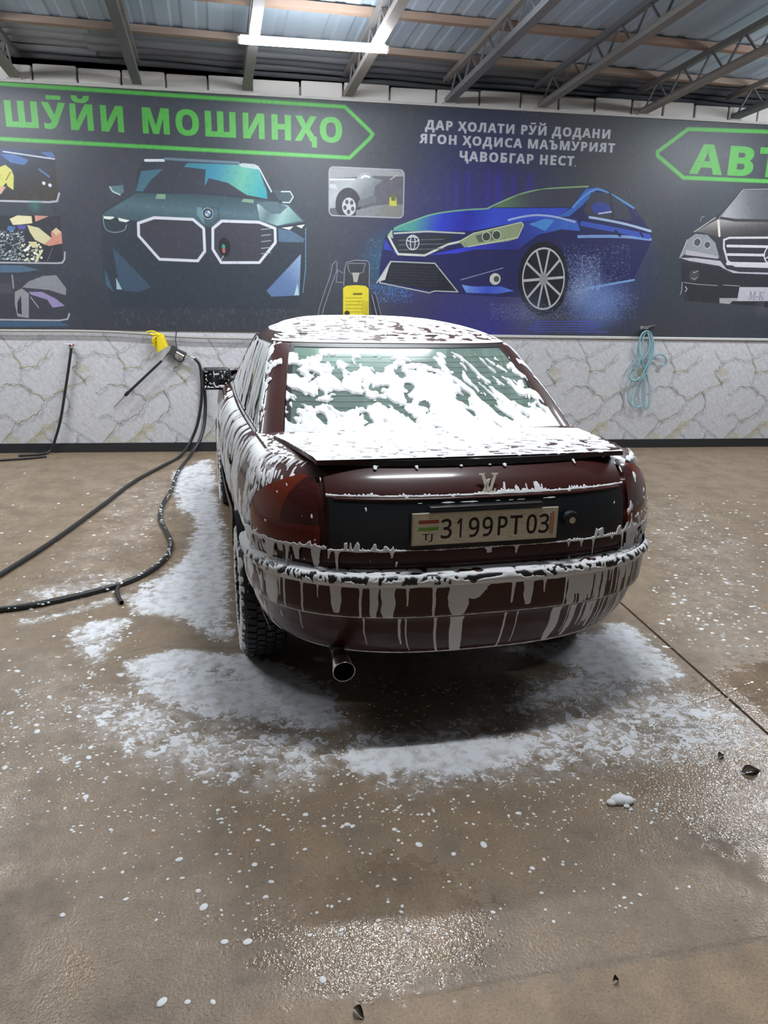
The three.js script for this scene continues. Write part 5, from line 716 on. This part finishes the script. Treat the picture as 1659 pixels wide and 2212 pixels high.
// spray gun hung by a strap
{
  const t = thing('spray_gun', 'grey pressure spray gun with a long black lance hung on the marble wall', 'spray gun'), f = (x, y, o = 0.07) => W3(230 + x * 0.14467, 700 + y * 0.14467, o);
  const flat = (pts, d, o) => { const q = pts.map(([x, y]) => f(x, y, o)), s = new THREE.Shape(); q.forEach((p, i) => s[i ? 'lineTo' : 'moveTo'](p.x, p.y)); return new THREE.ExtrudeGeometry(s, { depth: d, bevelEnabled: true, bevelSize: 0.006, bevelThickness: 0.006, bevelSegments: 2 }).translate(0, 0, WALL_Z + o); };
  obj('gun_body', flat([[905, 452], [960, 400], [985, 325], [1045, 335], [1060, 375], [1190, 432], [1172, 470], [1030, 420], [1015, 470], [960, 440]], 0.03, 0.055), M({ color: lin(0.05, 0.052, 0.056), roughness: 0.5 }), t);
  obj('trigger', tube([f(1000, 455), f(1015, 510), f(1080, 560), f(1140, 545), f(1165, 480)], 0.006, 30, 8), MAT.blackPlastic, t);
  obj('grip_sleeve', rod(f(1040, 430, 0.09), f(1150, 490, 0.09), 0.022, 0.022, 18), MAT.chrome, t).userData.label = 'chrome grip sleeve';
  obj('lance', rod(f(910, 452), f(820, 552), 0.006), MAT.steel, t); obj('nozzle_wand', rod(f(290, 1050), f(115, 1240), 0.007, 0.005), MAT.steel, t);
  obj('lance_sleeve', [rod(f(825, 548), f(300, 1045), 0.0115, 0.0125), rod(f(330, 1015), f(278, 1068), 0.017, 0.015)], MAT.blackPlastic, t);
  obj('hose_coupling', [rod(f(1190, 455), f(1245, 475), 0.010), rod(f(1262, 484), f(1318, 512), 0.0105)], MAT.chrome, t);
  obj('strap', tube([f(1045, 350, 0.075), f(1040, 290, 0.08), f(1030, 230, 0.075), f(1036, 180, 0.065), f(1045, 130, 0.03), f(1040, 100, 0.01)], 0.004, 30, 6), MAT.blackRubber, t);
}
// the two runs of high-pressure hose
tag(obj('pressure_hose', tube([W3(420, 774, 0.07), W3(430, 786, 0.07), W3(435, 812, 0.06), W3(436, 850, 0.05), W3(432, 890, 0.05), W3(424, 925, 0.06), W3(408, 960, 0.10), F3(388, 986, 0.016), F3(352, 1006), F3(290, 1040), F3(230, 1085), F3(165, 1133), F3(95, 1182), F3(0, 1242), F3(-120, 1318)], 0.0145, 260), hoseMat), 'black hose from the spray gun sweeping across the floor in a straight run', 'hose');
{
  const t = thing('wet_hose', 'black sudsy hose with an S-bend lying in the foam beside the car', 'hose');
  obj('hose', tube([W3(438, 802, 0.02), W3(442, 840, 0.02), W3(444, 880, 0.03), W3(441, 920, 0.08), W3(433, 948, 0.15), F3(412, 982, 0.025), F3(386, 1018), F3(369, 1060), F3(350, 1094), F3(346, 1120), F3(360, 1150), F3(369, 1176), F3(360, 1202), F3(332, 1228), F3(292, 1250), F3(240, 1268), F3(150, 1291), F3(60, 1309), F3(0, 1317), F3(-140, 1332)], 0.0155, 320), hoseMat, t);
  const hc = new THREE.CatmullRomCurve3([F3(386, 1018), F3(369, 1060), F3(350, 1094), F3(346, 1120), F3(360, 1150), F3(369, 1176), F3(360, 1202), F3(332, 1228), F3(292, 1250), F3(240, 1268), F3(150, 1291), F3(60, 1309), F3(0, 1317)], false, 'centripetal'), hr = rng(88), bits = [];
  for (let i = 0; i < 170; i++) { const p = hc.getPointAt(hr()), a = hr() * 3.14, sz = 0.002 + 0.004 * hr(); bits.push(new THREE.SphereGeometry(sz, 6, 5).scale(1.6, 0.8, 1.3).translate(p.x + 0.014 * Math.cos(a) * 0.7, p.y + 0.0145 * Math.sin(a), p.z + 0.014 * Math.cos(a))); }
  obj('suds', bits, foamMat, t).userData.kind = 'stuff';
  obj('loose_end', tube([F3(257, 1265, 0.02), F3(253, 1276, 0.022), F3(256, 1290, 0.014), F3(263, 1302, 0.012)], 0.011, 24), hoseMat, t);
}
// yellow rubber glove draped over the pipe
{
  const t = thing('rubber_glove', 'yellow rubber glove draped over the water pipe', 'glove'), f = (x, y, o = 0.085) => W3(230 + x * 0.14467, 700 + y * 0.14467, o), yellow = M({ color: lin(0.72, 0.56, 0.012), roughness: 0.42, side: THREE.DoubleSide });
  const rows = [[[735, 150], [860, 150], 0.018], [[740, 190], [872, 190], 0.026], [[742, 250], [888, 230], 0.030], [[745, 320], [905, 270], 0.034], [[752, 420], [925, 318], 0.040], [[757, 428], [926, 326], 0.041]], pos = [], idx = [], n = 28;
  rows.forEach(([a, b, d]) => { const A = f(...a), B = f(...b), c = A.clone().add(B).multiplyScalar(0.5), h = B.clone().sub(A).multiplyScalar(0.5); for (let k = 0; k < n; k++) { const w = k / n * 6.2832, p = c.clone().addScaledVector(h, Math.cos(w)); p.z += d * Math.sin(w) * (1 + 0.12 * Math.sin(3 * w)); pos.push(p.x, p.y, p.z); } });
  for (let j = 0; j + 1 < rows.length; j++) for (let k = 0; k < n; k++) { const a = j * n + k, b = j * n + (k + 1) % n; idx.push(a, b, a + n, b, b + n, a + n); }
  const g = new THREE.BufferGeometry(); g.setAttribute('position', new THREE.Float32BufferAttribute(pos, 3)); g.setIndex(idx); g.computeVertexNormals();
  obj('cuff', g, yellow, t);
  const fin = (pts, r) => { const c = pts.map(([x, y, o]) => f(x, y, o)), q = [tube(c, r, 20, 10)]; q.push(new THREE.SphereGeometry(r, 12, 10).translate(c[c.length - 1].x, c[c.length - 1].y, c[c.length - 1].z)); return q; };
  obj('palm', new THREE.SphereGeometry(0.034, 20, 14).scale(1.05, 0.75, 0.75).translate(...f(775, 165, 0.085).toArray()), yellow, t);
  for (const [pts, r] of [[[[760, 140, 0.09], [690, 108, 0.095], [610, 118, 0.09]], 0.0095], [[[750, 150, 0.10], [700, 160, 0.11], [660, 148, 0.112]], 0.0105], [[[745, 180, 0.10], [705, 210, 0.11], [690, 270, 0.105]], 0.0105], [[[745, 200, 0.085], [712, 260, 0.095], [706, 325, 0.09]], 0.0105], [[[748, 230, 0.075], [738, 290, 0.075], [752, 350, 0.075]], 0.0095]]) obj('finger', fin(pts, r), yellow, t);
}
// light blue hose hung in loops from a hook
{
  const f = (x, y, o = 0.06) => W3(1320 + x * 0.09645, 690 + y * 0.09645, o);
  const h = thing('wall_hook', 'bright metal hook driven through the banner above the blue hose', 'hook'); obj('peg', [rod(f(640, 212, 0.09), f(860, 160, 0.06), 0.012, 0.009), rod(f(860, 160, 0.06), f(1000, 126, 0.02), 0.009, 0.004), rod(f(745, 185, 0.0), f(745, 185, 0.10), 0.008)], MAT.chrome, h); obj('plate', rbox(0.09, 0.03, 0.008, 0.003, ...f(745, 190, 0.012).toArray()), MAT.steel, h);
  const pts = [[650, 1290], [520, 1375], [390, 1280], [420, 1080], [560, 900], [610, 600], [690, 330], [790, 258], [890, 320], [950, 560], [930, 800], [820, 1100], [740, 1350], [695, 1600], [720, 1850], [800, 2015], [850, 1850], [860, 1600], [800, 1250], [680, 950], [620, 600], [680, 350], [780, 275], [880, 340], [915, 600], [860, 900], [700, 1250], [560, 1600], [520, 1800], [600, 1950], [700, 1950], [560, 1965], [400, 1850], [378, 1650], [440, 1420], [620, 1000], [720, 640], [715, 400], [800, 295], [865, 450], [840, 700], [700, 960], [760, 1120], [900, 900], [1080, 775], [1220, 860], [1205, 1000], [1080, 1020]];
  tag(obj('blue_hose', tube(pts.map(([x, y], i) => f(x, y, 0.035 + 0.03 * (0.5 + 0.5 * Math.sin(i * 1.3)))), 0.0085, 520, 9), M({ color: lin(0.30, 0.55, 0.62), roughness: 0.3, transmission: 0.25, thickness: 0 })), 'light blue hose hung in loops on the marble wall', 'hose');
}
// ---------- loose foam and leaves on the floor ----------
{
  const r = rng(2024), g = new THREE.SphereGeometry(1, 10, 6, 0, Math.PI * 2, 0, Math.PI / 2), list = [];
  const big = [[185, 1722], [387, 1857], [550, 1868], [445, 1690], [485, 2035], [697, 2117], [135, 1977], [258, 1668], [271, 1611], [660, 1760], [750, 1781], [905, 1825], [852, 1792], [586, 1905], [428, 1925], [1120, 1757], [1045, 1825], [762, 1785], [700, 1785], [34, 1572], [440, 1960], [535, 2035], [405, 2165], [350, 2165], [460, 2165], [980, 1845], [1150, 1876]];
  for (const [x, y] of big) list.push([onFloor(x, y), 0.0055 + 0.0045 * r()]);
  for (let i = 0; i < 900; i++) { const px = 120 + 1380 * r(), py = 1560 + 420 * Math.pow(r(), 1.7) - 120 * Math.pow((px - 800) / 700, 2) + 60; const p = onFloor(px, py); list.push([p, 0.0014 + 0.0042 * Math.pow(r(), 2.4)]); }
  for (let i = 0; i < 420; i++) { const p = onFloor(1400 + 300 * r(), 1070 + 330 * r()); list.push([p, 0.003 + 0.009 * Math.pow(r(), 2.6)]); }
  for (let i = 0; i < 260; i++) { const p = onFloor(340 * r(), 1020 + 640 * r()); list.push([p, 0.003 + 0.008 * Math.pow(r(), 2.6)]); }
  for (let i = 0; i < 3200; i++) { const px = 1659 * r(), lo = 1470 + 60 * noise2(px * 0.006, 2), p = onFloor(px, lo + 320 * Math.pow(r(), 1.5)); if (noise2(p.x * 5, p.z * 5) + 0.6 * r() > 0.05) list.push([p, 0.0012 + 0.004 * Math.pow(r(), 3)]); }
  const m = shade(new THREE.InstancedMesh(g, M({ color: lin(0.80, 0.81, 0.82), roughness: 0.6 }), list.length)), q = new THREE.Matrix4(), e = new THREE.Quaternion();
  list.forEach(([p, s], i) => { e.setFromAxisAngle(V3(0, 1, 0), r() * 6.28); m.setMatrixAt(i, q.compose(V3(p.x, 0.0005, p.z), e, V3(s * (1 + 0.5 * r()), s * 0.28, s))); });
  m.name = 'foam_flecks'; scene.add(tag(m, 'white foam flecks scattered over the wet floor', 'foam', undefined, 'stuff'));
  const c = onFloor(1335, 1733), bl = [[0, 0, 0.026], [0.028, 0.004, 0.022], [-0.024, 0.006, 0.017], [0.012, -0.012, 0.02], [0.016, 0.026, 0.010], [0.022, 0.042, 0.007]];
  tag(obj('foam_clot', bl.map(([x, z, s]) => new THREE.SphereGeometry(s, 18, 12).scale(1, 0.55, 0.8).translate(c.x + x, s * 0.35, c.z + z)), foamMat), 'single larger clot of foam lying apart on bare concrete', 'foam');
  const leaf = (px, py, len, turn, label) => {
    const p = onFloor(px, py), nu = 10, nv = 6, pos = [], idx = [];
    for (let s = 0; s < 2; s++) for (let j = 0; j <= nv; j++) for (let i = 0; i <= nu; i++) { const u = i / nu, v = j / nv * 2 - 1, w = len * 0.22 * Math.sin(Math.PI * Math.pow(u, 0.8)); pos.push((u - 0.5) * len, 0.003 + 0.010 * v * v * Math.sin(Math.PI * u) + 0.004 * Math.sin(u * 5) + s * 0.0012 + 0.002, v * w); }
    const W = nu + 1, K = W * (nv + 1); for (let s = 0; s < 2; s++) for (let j = 0; j < nv; j++) for (let i = 0; i < nu; i++) { const a = s * K + j * W + i; s ? idx.push(a, a + W, a + 1, a + 1, a + W, a + W + 1) : idx.push(a, a + 1, a + W, a + 1, a + W + 1, a + W); }
    const gg = new THREE.BufferGeometry(); gg.setAttribute('position', new THREE.Float32BufferAttribute(pos, 3)); gg.setIndex(idx); gg.computeVertexNormals(); const o = obj('dead_leaf', gg, M({ color: lin(0.05, 0.036, 0.022), roughness: 0.8, side: THREE.DoubleSide })); o.position.set(p.x, 0, p.z); o.rotation.y = turn; tag(o, label, 'leaf');
  };
  leaf(1622, 1668, 0.075, 0.1, 'long curled dead leaf on the wet floor by the slab joint'); leaf(1557, 1636, 0.038, 0.5, 'small curled dead leaf beside the long dead leaf'); leaf(775, 2192, 0.034, -0.9, 'tiny dead leaf at the edge of the water film'); leaf(1330, 2122, 0.018, 0.3, 'dark scrap of leaf on the dry concrete');
}
renderer.render(scene, camera);
